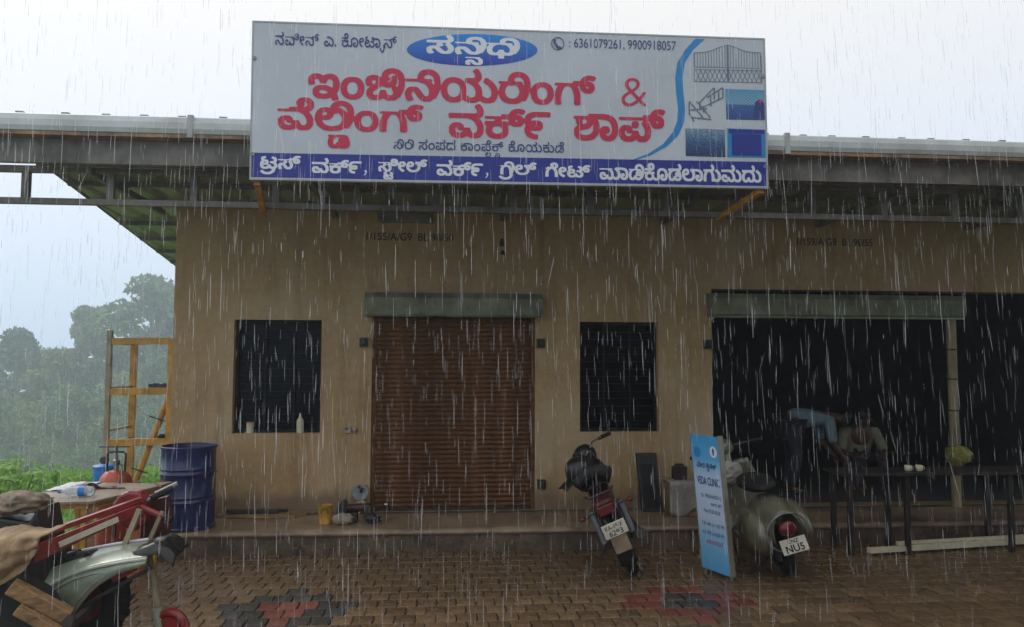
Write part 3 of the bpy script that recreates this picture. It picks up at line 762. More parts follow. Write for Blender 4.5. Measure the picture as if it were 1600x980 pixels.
# --- blue drum
D = thing('oil_drum', 'blue ribbed steel drum standing on the plinth end', 'drum', (-2.46, 7.72, .208))
pr = [(.245, 0), (.258, .01), (.258, .02), (.247, .03)]
for z in (.26, .52):
    pr += [(.247, z-.05), (.247, z-.02), (.262, z), (.247, z+.02), (.247, z+.035), (.255, z+.045), (.247, z+.055)]
pr += [(.247, .74), (.258, .755), (.258, .77), (.248, .775), (.243, .76), (.24, .12), (0, .11)]
MB().lathe([(0, .004)]+pr, (-2.46, 7.72, .208), 40).build('body', m_blue, D, smooth=True)
MB().torus((-2.46, 7.72, .975), .251, .009, (0, 0, 1), 40, 8).build('rim', m_blue, D, smooth='all')

# --- work table with things on it
T = thing('work_table', 'low work table with weathered plywood top and yellow legs', 'table', (-2.87, 6.55, -.02))
TP = [(-3.22, 6.06), (-2.64, 6.10), (-2.36, 6.93), (-3.20, 7.06)]
MB().prism([TP[0], TP[1], TP[2], TP[3]], lambda u, v, d: (u, v, .74-d), .022).build('table_top', m_ply, T, bevel=.003)
for (x, y) in ((-3.13, 6.14), (-2.72, 6.16), (-2.45, 6.85), (-3.12, 6.95)): MB().box(x-.02, x+.02, y-.02, y+.02, -.02, .675).build('leg', m_yel, T)
for a, c in (((-3.17, 6.12), (-2.68, 6.15)), ((-2.68, 6.15), (-2.42, 6.88)), ((-2.42, 6.88), (-3.16, 7.0))): MB().bar((*a, .697), (*c, .697), .03, .04).build('apron', m_yel, T)
MB().bar((-3.13, 6.14, .36), (-2.72, 6.16, .36), .02, .025).build('stretcher', m_dark, T)
MB().prism([(-2.46, 6.86), (-2.355, 6.70), (-2.33, 6.90)], lambda u, v, d: (u, v, .741+d), .02).build('plywood_offcut', m_wood, label='pale triangular plywood offcut on the corner of the work table', cat='offcut')
# bottle lying down
def plas():
    m = bpy.data.materials.new('clear_plastic'); m.use_nodes = True; b = m.node_tree.nodes['Principled BSDF']
    b.inputs['Base Color'].default_value = (.75, .8, .82, 1); b.inputs['Roughness'].default_value = .12; b.inputs['Transmission Weight'].default_value = .55; b.inputs['IOR'].default_value = 1.2; return m
m_plas = plas()
bo = thing('water_bottle', 'clear plastic water bottle with blue label lying on the table', 'bottle', (-2.80, 6.30, .742))
Q = Matrix.Rotation(R(90), 3, 'Y'); Q = Matrix.Rotation(R(8), 3, 'Z') @ Q
MB().lathe([(0, 0), (.034, .004), (.038, .02), (.038, .15), (.034, .18), (.016, .225), (.014, .245), (0, .246)][::1], (-2.72, 6.31, .782), 20, Matrix.Rotation(R(-90), 3, 'Y')).build('body', m_plas, bo, smooth='all')
MB().lathe([(.0392, .06), (.0392, .11)], (-2.72, 6.31, .782), 20, Matrix.Rotation(R(-90), 3, 'Y')).build('paper_label', m_blucan, bo, smooth=True)
MB().disc((-2.975, 6.31, .782), .016, .02, (1, 0, 0), 12).build('cap', m_blucan, bo)
MB().sheet(lambda u, v: (-3.30+u*.34, 6.58+v*.44, .745+.018*abs(noise.noise(Vector((u*3, v*3, 0))))-(.10*(1-u*4) if u < .25 else 0)), 12, 12, .004).build('plastic_sheet', m_paper, smooth='all', label='wet white plastic sheet hanging over the table edge', cat='sheet')
MB().sheet(lambda u, v: (-2.98+u*.36-.12*v, 6.66+v*.10, .748+.05*math.exp(-((u-.25)/.16)**2)*(1-v*.5)+.012*noise.noise(Vector((u*6, v*3, 1)))), 16, 8, .006).build('rag', m_maroon, smooth='all', label='crumpled brown rag on the plywood table top', cat='rag')

# --- gas cylinders
def cylinder(x, y, z, r, h, m, lab, tall):
    t = thing('gas_cylinder', lab, 'gas cylinder', (x, y, z))
    MB().lathe([(r*.8, 0), (r*.85, .05), (r*.6, .06), (r*.95, .09), (r, .15), (r, h-.16), (r*1.01, h-.155), (r*1.01, h-.145), (r*.98, h-.12), (r*.86, h-.06), (r*.6, h-.015), (.03, h), (0, h)], (x, y, z), 28).build('body', m, t, smooth=True)
    MB().lathe([(.022, 0), (.022, .05), (.03, .055), (.03, .09), (.014, .1), (.014, .14), (0, .14)], (x, y, z+h-.005), 12).build('valve', m_brass, t, smooth=True)
    if tall:
        MB().tube([(x-.075, y, z+h-.05), (x-.08, y, z+h+.14), (x-.06, y, z+h+.16), (x+.06, y, z+h+.16), (x+.08, y, z+h+.14), (x+.075, y, z+h-.05)], .010, 8).build('guard_handle', m_dark, t, smooth=True)
        MB().box(x-.15, x+.11, y-.01, y+.01, z+h+.20, z+h+.21).build('spindle_key', m_dark, t); MB().box(x-.006, x+.006, y-.006, y+.006, z+h+.13, z+h+.20).build('spindle', m_dark, t)
        MB().disc((x-.09, y-.03, z+h+.09), .035, .03, (0, 1, 0), 14).build('pressure_gauge', m_dark, t)
        MB().tube([(x+.02, y-.03, z+h+.07), (x+.08, y-.08, z+h+.05), (x+.12, y-.18, z+h-.03), (x+.16, y-.35, z+h-.14), (x+.13, y-.3, z+.3)], .009, 6).build('hose', m_black, t, smooth=True)
    return t
cylinder(-2.93, 7.22, -.02, .145, .84, m_orcyl, 'red gas cylinder with handle and gauge rising above the table', True)
cylinder(-2.64, 6.98, -.02, .085, .64, m_orcyl2, 'slim faded orange gas cylinder under the table edge', False)
c = thing('wooden_crate', 'rough wooden crate behind the red gas cylinder', 'crate', (-3.14, 7.66, -.04))
MB().box(-3.30, -3.0, 7.52, 7.80, -.04, .06).build('base', m_wood, c)
for zz in (.08, .21, .34, .47):
    for yy in (7.51, 7.79): MB().box(-3.31, -2.99, yy-.01, yy+.01, zz, zz+.11).build('plank', m_wood, c)
for xx in (-3.29, -3.01):
    for yy in (7.535, 7.765): MB().box(xx-.015, xx+.015, yy-.014, yy+.014, .06, .585).build('corner_post', m_wood, c)
MB().box(-3.31, -2.99, 7.50, 7.80, .586, .60).build('lid', m_wood, c)
c = thing('plastic_can', 'bright blue plastic can standing on the wooden crate', 'can', (-3.22, 7.66, .60))
MB().lathe([(.085, 0), (.09, .01), (.095, .15), (.09, .17)], (-3.22, 7.66, .60), 20).build('body', m_blucan, c, smooth=True)
MB().lathe([(.098, 0), (.1, .01), (.1, .03), (.085, .04), (0, .045)], (-3.22, 7.66, .77), 20).build('lid', m_blucan, c, smooth=True)

# --- power tiller
K = thing('power_tiller', 'red and pale green power tiller parked by the work table', 'power tiller', (-2.2, 5.2, 0))
cr = [(-2.38, .415), (-2.33, .455), (-2.28, .485), (-2.225, .515), (-2.15, .54), (-2.065, .56), (-1.92, .585), (-1.79, .60)]
te = [(-2.60, .475), (-2.56, .51), (-2.50, .53), (-2.40, .552), (-2.28, .575), (-2.19, .592), (-2.08, .61), (-1.92, .63)]
def along(P, u):
    k = u*(len(P)-1); i = min(int(k), len(P)-2); t = k-i; return (P[i][0]+(P[i+1][0]-P[i][0])*t, P[i][1]+(P[i+1][1]-P[i][1])*t)
fd = MB().sheet(lambda u, v: (along(cr, u)[0]*(1-v)+along(te, u)[0]*v, 4.90+v*.36, along(cr, u)[1]*(1-v)+along(te, u)[1]*v+.02*math.sin(v*math.pi)), 28, 8, .004).build('fender', m_green, K, smooth='all')
lo = [(-2.38, .41), (-2.33, .375), (-2.285, .335), (-2.24, .30), (-2.20, .278), (-2.17, .325), (-2.12, .395), (-2.07, .445), (-2.02, .48), (-1.96, .515), (-1.79, .57)]
zi = lambda P, x: float(np.interp(x, [p[0] for p in P], [p[1] for p in P]))
MB().sheet(lambda u, v: (-2.38+u*.59, 4.896-.014*math.sin(v*3.14)*min(1, u*6), (zi(cr, -2.38+u*.59)-.006)*(1-v)+zi(lo, -2.38+u*.59)*v), 48, 8, .004).build('side_skirt', m_green, fd, smooth='all')
MB().tube([(p[0], 4.893, p[1]) for p in cr], .011, 8).build('fender_bead', m_green, fd, smooth=True)
MB().tube([(p[0], 5.268, p[1]+.006) for p in te], .010, 8).build('rear_bead_glint', m_paper, fd, smooth=True)  # white colour paints the sky reflected on the wet flange
inset = [(-2.32, .42), (-2.26, .365), (-2.20, .322), (-2.16, .385), (-2.09, .465), (-2.00, .525), (-2.08, .528), (-2.20, .495), (-2.28, .455)]
MB().tube([(x, 4.881, z) for x, z in inset+inset[:1]], .006, 6).build('pressed_rib', m_green, fd, smooth=True)
def wheel(parent, c, r, w, axis, lugs=0):
    ty = MB().torus(c, r-w/2, w/2, axis, 32, 10).build('tyre', m_black, parent, smooth='all')
    return ty
wh = MB().disc((-2.27, 5.14, .30), .17, .06, (0, 1, 0), 24).build('wheel', m_redp, K)
MB().torus((-2.27, 5.14, .30), .215, .085, (0, 1, 0), 36, 10, .9).build('tyre', m_black, wh, smooth='all')
for i in range(18):
    a = 2*math.pi*i/18; c0 = Vector((-2.27+.285*math.cos(a), 5.14, .30+.285*math.sin(a))); MB().bar(c0+Vector((0, -.06, 0)), c0+Vector((0, .06, 0)), .03, .035, (math.cos(a), 0, math.sin(a))).build('lug', m_black, wh)
MB().disc((-2.27, 5.06, .30), .045, .05, (0, 1, 0), 12).build('hub', m_dark, wh)
be = MB().hexa([(-2.46, 4.93, .575), (-2.06, 5.42, .765), (-2.06, 5.48, .765), (-2.46, 4.99, .575), (-2.45, 4.93, .69), (-2.05, 5.42, .83), (-2.05, 5.48, .83), (-2.45, 4.99, .69)]).build('handlebar_beam', m_redp, K, bevel=.006)
MB().bar((-2.50, 5.03, .715), (-2.06, 5.50, .855), .035, .03).build('guard_rail', m_redp, be); MB().bar((-2.36, 5.02, .665), (-2.13, 5.31, .76), .006, .035).build('maker_plate', m_plate, be)
gb = MB().prism([(-2.27, .80), (-2.22, .88), (-2.16, .905), (-2.08, .90), (-2.05, .84), (-2.04, .70), (-2.12, .62), (-2.22, .70)], lambda u, v, d: (u, 5.52+d, v), .14).build('gear_housing', m_redp, K, bevel=.02)
MB().prism([(-2.12, .80), (-1.95, .84), (-1.925, .66), (-1.975, .47), (-2.14, .48)], lambda u, v, d: (u, 5.70+d, v), .05).build('side_plate', m_maroon, K, bevel=.006)
MB().tube([(-2.14, 5.50, .83), (-2.02, 5.47, .795), (-1.86, 5.44, .735)], .020, 10).build('clutch_lever', m_redp, K, smooth=True)
MB().tube([(-1.885, 5.444, .745), (-1.835, 5.437, .725)], .026, 10).build('lever_grip', m_black, K, smooth=True)
for dy, dz in ((0, 0), (.10, .012)):
    MB().tube([(-2.12, 5.56+dy, .80+dz), (-1.98, 5.60+dy, .865+dz), (-1.90, 5.62+dy, .905+dz)], .012, 8).build('handle', m_grey, K, smooth=True); MB().tube([(-2.03, 5.585+dy, .842+dz), (-1.895, 5.621+dy, .908+dz)], .022, 10).build('handle_grip', m_grey if dy else m_black, K, smooth=True)
MB().bar((-1.985, 5.28, .83), (-2.10, 5.20, .46), .03, .035, (0, 1, 0)).build('support_rod', m_tan, K); MB().bar((-1.90, 5.45, .78), (-2.00, 5.40, .5), .025, .03, (0, 1, 0)).build('support_rod', m_tan, K)
tw = MB().tube([(-1.90, 5.20, .60), (-1.86, 5.18, .45), (-1.775, 5.13, .14)], .022, 10).build('tail_pole', m_tan, K, smooth=True)
MB().tube([(-1.80, 5.125, .24), (-1.765, 5.12, .10)], .036, 10).build('pole_sleeve', m_green, tw, smooth=True)
twh = MB().disc((-1.70, 5.10, .125), .075, .05, (.35, 1, .1), 20).build('tail_wheel', m_redp, K); MB().torus((-1.70, 5.10, .125), .10, .028, (.35, 1, .1), 28, 8).build('tyre', m_redp, twh, smooth='all')
MB().bar((-1.80, 5.02, .52), (-2.16, 4.93, .33), .012, .02).build('linkage', m_dark, K); MB().bar((-1.90, 5.05, .53), (-2.03, 4.99, .46), .02, .05).build('link_guard', m_redp, K)
MB().box(-2.75, -2.42, 4.98, 5.34, .22, .62).build('engine_block', m_dark, K, bevel=.02)
MB().prism([(-2.83, .62), (-2.46, .62), (-2.515, .885), (-2.56, .80), (-2.80, .84)], lambda u, v, d: (u, 5.05+d, v), .3).build('seat', m_blackp, K, bevel=.02)
hb = MB().bar((-2.40, 4.58, .545), (-2.12, 4.66, .345), .10, .075).build('wooden_drawbar', m_wood, K, bevel=.008); MB().bar((-2.335, 4.53, .435), (-2.13, 4.58, .285), .08, .055).build('drawbar_plank', m_wood, K, bevel=.008)
MB().blob((-2.11, 4.64, .31), (.05, .05, .06), .3, 3, 2).build('hitch_pin', m_dark, K); MB().bar((-2.11, 4.7, .30), (-2.12, 5.0, .32), .04, .04).build('hitch_arm', m_dark, K)
MB().disc((-2.46, 4.72, .28), .27, .16, (0, 1, 0), 28).build('flywheel_cover', m_black, K, bevel=.02)
# covers thrown over it
def fold(u, v, s): return .034*noise.noise(Vector((u*3.2, v*4, s)))+.026*noise.noise(Vector((u*9, v*3.5, s+5)))+.010*noise.noise(Vector((u*20, v*12, s)))
ta = [(-2.60, .82), (-2.26, .825)]; tl = [(-2.60, .40), (-2.43, .46), (-2.40, .50), (-2.33, .56), (-2.27, .70)]
MB().sheet(lambda u, v: ((-2.72+u*.46)*(1-v)+(-2.70+u*.40)*v, 4.62+.05*math.sin(u*9+v)*v+fold(u, v, 2)+(.25*(1-v*7) if v < .143 else 0), .825+(-.36+.22*u**2)*v+fold(u, v, 9)*.5-(.0 if v > .143 else .02*(1-v*7))), 34, 30, .006).build('jute_cover', m_jute, smooth='all', label='wet brown jute cloth draped over the tiller engine', cat='cloth')
MB().blob((-2.66, 5.12, .905), (.17, .14, .065), .35, 2.6, 4, 3).build('grey_sack', m_jute2, smooth='all', label='crumpled grey brown sack heaped on the black seat', cat='sack')
MB().sheet(lambda u, v: (-1.95+u*.31, 4.95+v*.30-.03*u, .605+.075*math.sin(min(1, u*1.15)*math.pi*.62)-.07*max(0, u-.72)/.28-(.06*(1-v*5) if v < .2 else 0)+.02*noise.noise(Vector((u*5, v*5, 2)))), 20, 16, .005).build('black_polythene', m_blackp, smooth='all', label='shiny black polythene sheet over the end of the green fender', cat='polythene')

# --- things on the plinth and along the wall
t = thing('paint_tin', 'small dented yellow tin on the plinth by the shutter', 'tin', (-1.165, 7.78, .208))
MB().lathe([(.066, 0), (.068, .006), (.066, .012), (.066, .165), (.069, .172), (.069, .18), (.062, .18), (.06, .165), (0, .165)], (-1.165, 7.78, .208), 24).build('body', m_yel, t, smooth=True)
MB().torus((-1.165, 7.715, .33), .035, .003, (0, 1, .3), 16, 5).build('bail', m_dark, t)
v = thing('bench_vise', 'rusty black bench vise lying on the plinth', 'vise', (-.92, 7.86, .208))
MB().box(-1.03, -.86, 7.80, 7.92, .208, .30).build('base', m_dark, v, bevel=.01); MB().tube([(-1.0, 7.86, .34), (-.74, 7.86, .345)], .04, 12).build('slide', m_maroon, v, smooth=True)
MB().prism([(-1.06, .25), (-.96, .25), (-.96, .40), (-1.0, .42), (-1.06, .36)], lambda a, b_, d: (a, 7.80+d, b_), .12).build('jaw', m_dark, v, bevel=.008); MB().prism([(-.80, .25), (-.72, .25), (-.72, .36), (-.76, .38), (-.80, .36)], lambda a, b_, d: (a, 7.80+d, b_), .12).build('jaw', m_dark, v, bevel=.008)
MB().tube([(-.99, 7.74, .36), (-.955, 7.80, .425)], .008, 6).build('screw_handle', m_dark, v)
MB().blob((-.99, 7.70, .262), (.10, .055, .06), .35, 3, 3, 6, -.054).build('cement_bag', m_stone, smooth='all', label='pale crumpled bag in front of the black vise', cat='bag')
MB().blob((-.70, 7.72, .255), (.07, .05, .05), .4, 4, 3, 8, -.046).build('oily_rag', m_dark, smooth='all', label='dark oily rag heap beside the vise', cat='rag')
MB().tube([(-.80, 7.68, .214), (-.66, 7.66, .214)], .007, 6).build('chisel', m_chrome, label='bright steel chisel lying at the plinth edge', cat='chisel')
gd = thing('grinding_disc', 'grey round disc leaning on the wall left of shutter', 'disc', (-.90, 8.28, .208)); 
MB().disc((-.885, 8.30, .42), .085, .012, (.1, 1, -.12), 24).build('disc', m_grey, gd); MB().blob((-.88, 8.28, .27), (.07, .05, .065), .35, 3, 3, 5).build('stone_prop', m_stone, gd)
PLK = [(-2.30, -1.58, 8.14, .0), (-2.25, -1.42, 8.20, .03), (-2.34, -1.70, 8.24, .05), (-2.20, -1.50, 8.08, -.03), (-2.0, -1.35, 8.27, .02)]
for i, (x0, x1, y, a) in enumerate(PLK):
    MB().bar((x0, y-a, .222+.0*i), (x1, y+a, .222), .05, .028).build('wooden_batten', m_wood if i % 2 else m_rust, bevel=.003, label='dark wet wooden batten lying along the wall under the left window', cat='batten', group='battens on the plinth')
for i, (x0, x1, y) in enumerate(((-2.2, -1.7, 8.17), (-2.24, -1.62, 8.23))):
    MB().bar((x0, y, .252), (x1, y+.01, .252), .05, .028).build('wooden_batten', m_dark, bevel=.003, label='black wet batten lying crosswise on top of the other battens', cat='batten', group='battens on top')
s = thing('power_socket', 'grey electric socket box on the wall beside the shutter', 'socket', (-1.035, 8.35, 1.03))
MB().box(-1.075, -.995, 8.315, 8.349, 1.035, 1.105).build('box', m_stone, s, bevel=.006); MB().box(-1.055, -1.03, 8.309, 8.3145, 1.075, 1.095).build('switch', m_dark, s)
MB().blob((-.965, 8.33, 1.07), (.03, .02, .035), .4, 3, 2).build('plug', m_conc, s)
t = thing('sill_tin', 'small cream tin standing on the left window sill', 'tin', (-2.06, 8.40, 1.036)); MB().lathe([(.038, 0), (.038, .105), (.04, .11), (.036, .112), (0, .112)], (-2.06, 8.40, 1.036), 16).build('body', m_cup, t, smooth=True); MB().torus((-2.06, 8.40, 1.146), .038, .004, (0, 0, 1), 16, 6).build('rim', m_yel, t)
t = thing('sill_bottle', 'pale plastic bottle with pointed cap on the left window sill', 'bottle', (-1.54, 8.40, 1.036)); MB().lathe([(.034, 0), (.037, .01), (.037, .12), (.03, .145), (.018, .155), (0, .156)], (-1.54, 8.40, 1.036), 16).build('body', m_cup, t, smooth=True); MB().lathe([(.018, 0), (.016, .02), (.006, .055), (0, .058)], (-1.54, 8.40, 1.19), 12).build('nozzle', m_cup, t, smooth=True)
d = thing('iron_stand', 'tall narrow black iron box leaning against the wall under the right window', 'iron box', (2.19, 8.25, .206))
MB().hexa([(2.10, 8.13, .206), (2.31, 8.13, .206), (2.31, 8.22, .206), (2.10, 8.22, .206), (2.07, 8.25, .81), (2.29, 8.25, .81), (2.29, 8.335, .81), (2.07, 8.335, .81)]).build('cabinet', m_dark, d, bevel=.01); MB().hexa([(2.125, 8.125, .25), (2.285, 8.125, .25), (2.285, 8.131, .25), (2.125, 8.131, .25), (2.10, 8.228, .70), (2.265, 8.228, .70), (2.265, 8.234, .70), (2.10, 8.234, .70)]).build('door', m_black, d)
d = thing('covered_crate', 'low crate under a pale grey cloth beside the standing banner', 'crate', (2.52, 8.0, .206))
MB().box(2.33, 2.71, 7.87, 8.2, .206, .545).build('crate', m_wood, d, bevel=.01)
MB().sheet(lambda u, v: (2.31+u*.42, 7.86-.012+(.32*(1-v*3) if v < .333 else 0)+.012*math.sin(u*14)*max(0, v-.33), .556-(0 if v < .333 else (v-.333)*1.5*(.30+.05*math.sin(u*6)))+.006*noise.noise(Vector((u*8, v*8, 0)))), 24, 18, .005).build('cloth', m_cloth, d, smooth='all')
t = thing('black_tin', 'dark square tin on top of the covered crate', 'tin', (2.48, 8.06, .56)); MB().box(2.41, 2.55, 8.0, 8.12, .562, .70).build('body', m_dark, t, bevel=.008); MB().box(2.44, 2.52, 8.03, 8.09, .701, .725).build('lid', m_dark, t, bevel=.004)

# --- standing banner
BN = thing('standing_banner', 'narrow blue and white clinic banner standee in front of the crate', 'banner', (2.27, 6.4, 0))
def bn(u, v, d=0):      # u across, v up; slightly turned and leaning back
    a = Vector((2.195, 6.50, .06)); e = Vector((2.352, 6.27, .035)); bx = a.lerp(e, u); top = Vector((-.075, .06, 1.12+.015*u))
    n = Vector((-.834, -.551, 0)); return tuple(bx+top*v+n*d)
def ban_mat():
    m = bpy.data.materials.new('banner_print'); m.use_nodes = True; n, l = m.node_tree.nodes, m.node_tree.links; b = n['Principled BSDF']; b.inputs['Roughness'].default_value = .45
    t = n.new('ShaderNodeTexCoord'); s = n.new('ShaderNodeSeparateXYZ'); l.new(t.outputs['Generated'], s.inputs[0]); r = n.new('ShaderNodeValToRGB'); l.new(s.outputs[2], r.inputs[0]); e = r.color_ramp.elements
    for i, (p, c) in enumerate([(0, (.08, .36, .66)), (.22, (.2, .48, .72)), (.4, (.5, .62, .78)), (.68, (.48, .62, .78)), (.82, (.1, .40, .66)), (1, (.03, .30, .6))]):
        q = e[i] if i < 2 else e.new(p); q.position = p; q.color = (*c, 1)
    l.new(r.outputs[0], b.inputs['Base Color']); return m
MB().hexa([bn(0, 0, 0), bn(1, 0, 0), bn(1, 0, -.012), bn(0, 0, -.012), bn(0, 1, 0), bn(1, 1, 0), bn(1, 1, -.012), bn(0, 1, -.012)]).build('panel', ban_mat(), BN)
fr = MB(); fr.hexa([bn(1.002, -.0, .004), bn(1.06, -.0, .004), bn(1.06, -.0, -.05), bn(1.002, 0, -.05), bn(1.002, 1.01, .004), bn(1.06, 1.01, .004), bn(1.06, 1.01, -.05), bn(1.002, 1.01, -.05)]).build('edge_frame', m_cream, BN)
MB().hexa([bn(-.03, 0, .004), bn(-.002, 0, .004), bn(-.002, 0, -.03), bn(-.03, 0, -.03), bn(-.03, 1.01, .004), bn(-.002, 1.01, .004), bn(-.002, 1.01, -.03), bn(-.03, 1.01, -.03)]).build('edge_frame', m_cream, BN)
MB().tube([bn(.5, .9, -.03), (2.62, 6.75, .01)], .009, 6).build('back_stay', m_dark, BN)
for u in (.05, .98): p = bn(u, 0, -.02); MB().bar((p[0], p[1], p[2]+.03), (p[0], p[1], 0), .02, .02).build('foot', m_cream, BN)
def btext(VF, u0, u1, v0, v1, m): lettering(VF, lambda a, b: bn(u0+a*(u1-u0), v0+b*(v1-v0), .003), m, BN)
btext(contour_mesh(kannada('ವೇದ ಕ್ಲಿನಿಕ್', .03)), .14, .86, .735, .80, m_ink); btext(latin('VEDA CLINIC', .02), .10, .92, .63, .69, m_ink)
for tx, u0, u1, v0, v1, mm in (('Dr. PRASHANTH S.', .22, .94, .535, .565, m_ink), ('BAMS, BPT', .55, .93, .478, .505, m_ink), ('Mob: 87228 28228', .26, .84, .425, .452, m_ink), ('9.30 AM to 1.00 PM', .14, .94, .328, .355, m_ink), ('4.30 PM to 8.00 PM', .14, .92, .262, .29, m_ink), ('SUNDAY HOLIDAY', .24, .84, .195, .225, m_red)):
    btext(latin(tx, .0), u0, u1, v0, v1, mm)
for u, v, m in ((.80, .885, m_paper), (.2, .87, m_cyan)):
    MB().add([bn(u+.13*math.cos(2*math.pi*i/20), v+.042*math.sin(2*math.pi*i/20), .002) for i in range(20)], [tuple(range(20))]).build('emblem', m, BN)
MB().add([bn(u, v, .004) for u, v in ((.78, .86), (.82, .86), (.84, .90), (.80, .915), (.76, .90))], [(0, 1, 2, 3, 4)]).build('emblem_mark', m_ink, BN)

# --- motorcycle, rear to the yard, leaning on its stand (forward = +y)
MC = thing('motorcycle', 'black motorcycle leaning on its side stand before the right window', 'motorcycle', (1.62, 6.52, 0), local=True)
MC.rotation_euler = (0, R(-24), R(-8))
def mwheel(y, name='wheel'):
    w = MB().disc((0, y, .30), .06, .12, (1, 0, 0), 14).build(name, m_grey, MC)
    MB().torus((0, y, .30), .255, .046, (1, 0, 0), 36, 10, 1.1).build('tyre', m_black, w, smooth='all'); MB().torus((0, y, .30), .205, .014, (1, 0, 0), 32, 6, 2).build('rim', m_grey, w, smooth='all')
    b = MB()
    for i in range(10):
        a = 2*math.pi*i/10; MB().tube([(0, y+.05*math.cos(a), .3+.05*math.sin(a)), (0, y+.2*math.cos(a+.15), .3+.2*math.sin(a+.15))], .006, 5).build('spoke', m_grey, w)
mwheel(.05); mwheel(1.30)
def arc_sheet(cy, cz, r, a0, a1, hw, th=.004): return MB().sheet(lambda u, v: ((v-.5)*2*hw, cy+(r-.03*abs(v-.5)*2)*math.cos(a0+(a1-a0)*u), cz+(r-.03*abs(v-.5)*2)*math.sin(a0+(a1-a0)*u)), 18, 6, th)
rf = arc_sheet(.05, .30, .345, R(75), R(205), .075).build('rear_mudguard', m_blackp, MC, smooth='all'); arc_sheet(1.30, .30, .34, R(25), R(165), .07).build('front_mudguard', m_blackp, MC, smooth='all')
MB().blob((0, .62, .84), (.14, .29, .13), .06, 1.5, 3, 1).build('fuel_tank', m_blackp, MC, smooth='all')
MB().sheet(lambda u, v: ((v-.5)*(.26-.05*abs(u-.3)), -.22+u*.66, .80+.07*math.cos(u*2.4-.3)-.10*abs(v-.5)**2*4*.5+(.06*(1-u*4) if u < .25 else 0)), 18, 8, .09).build('seat', m_black, MC, smooth='all')
tl = MB().hexa([(-.095, -.30, .60), (.095, -.30, .60), (.10, .28, .56), (-.10, .28, .56), (-.075, -.31, .74), (.075, -.31, .74), (.10, .28, .77), (-.10, .28, .77)]).build('tail_cowl', m_maroon, MC, bevel=.03)
MB().box(-.07, .07, -.345, -.312, .62, .70).build('tail_light', m_tail, tl, bevel=.01)
MB().box(-.10, .10, -.362, -.352, .44, .555).build('number_plate', m_plate, MC, bevel=.004)
lettering(latin('KA-19-X', .01), lambda u, v: (-.075+u*.15, -.3635, .505+v*.035), m_sten, MC, 'plate_lettering'); lettering(latin('6293', .01), lambda u, v: (-.06+u*.12, -.3635, .452+v*.042), m_sten, MC, 'plate_lettering')
MB().box(-.07, .07, -.35, -.30, .30, .44).build('mud_flap', m_conc, MC, bevel=.005)
for s in (-1, 1):
    MB().tube([(s*.13, .0, .34), (s*.13, .02, .62)], .026, 10).build('shock_absorber', m_grey, MC, smooth=True); MB().bar((s*.10, .05, .30), (s*.09, .5, .36), .025, .04).build('swing_arm', m_dark, MC)
    MB().tube([(s*.09, 1.30, .30), (s*.085, 1.12, .86)], .022, 10).build('fork_leg', m_grey, MC, smooth=True)
    hbr = lambda x, y, z: (x*.52-(y-1.04)*.85, 1.04+x*.85+(y-1.04)*.52, z)      # bars turned to the left lock
    MB().tube([hbr(0, 1.04, .95), hbr(s*.20, 1.00, 1.03), hbr(s*.36, .90, 1.03)], .012, 8).build('handlebar', m_chrome, MC, smooth=True); MB().tube([hbr(s*.25, .95, 1.035), hbr(s*.37, .885, 1.03)], .021, 8).build('grip', m_black, MC, smooth=True)
    MB().tube([hbr(s*.20, 1.03, 1.03), hbr(s*.36, .96, 1.01)], .006, 6).build('hand_lever', m_dark, MC, smooth=True)
    MB().tube([(s*.09, -.28, .66), (s*.19, -.30, .66)], .008, 6).build('indicator_stalk', m_dark, MC); MB().blob((s*.21, -.31, .66), (.03, .03, .02), .05, 2, 2).build('indicator', m_tail, MC, smooth='all')
MB().blob((0, 1.16, .93), (.12, .10, .12), .04, 2, 3).build('headlamp', m_blackp, MC, smooth='all')
MB().blob((0, .62, .42), (.15, .20, .19), .18, 3, 3, 2).build('engine', m_dark, MC, smooth='all'); MB().tube([(.15, .75, .3), (.17, .3, .27), (.18, -.25, .36)], [.02, .03, .045], 12).build('exhaust', m_dark, MC, smooth=True)
MB().tube([(-.08, .45, .28), (-.28, .48, .085)], .011, 6).build('side_stand', m_dark, MC); MB().bar((0, 1.12, .9), (0, .5, .70), .05, .06).build('frame_tube', m_dark, MC); MB().tube([(-.12, -.26, .80), (-.10, -.36, .80), (.10, -.36, .80), (.12, -.26, .80)], .010, 6).build('grab_rail', m_dark, MC, smooth=True)
HL = thing('helmet', 'round black helmet with peak hung at the motorcycle seat', 'helmet', (1.20, 6.86, .80), local=True); HL.rotation_euler = (0, R(-14), R(20))
MB().lathe([(.115, -.06), (.128, 0), (.125, .06), (.10, .115), (.06, .145), (0, .155)], (0, 0, 0), 24).build('shell', m_blackp, HL, smooth='all'); MB().sheet(lambda u, v: (-.10-v*.10, -.08+u*.16, -.02-.05*v-.03*abs(u-.5)), 8, 4, .006).build('peak', m_blackp, HL, smooth='all')

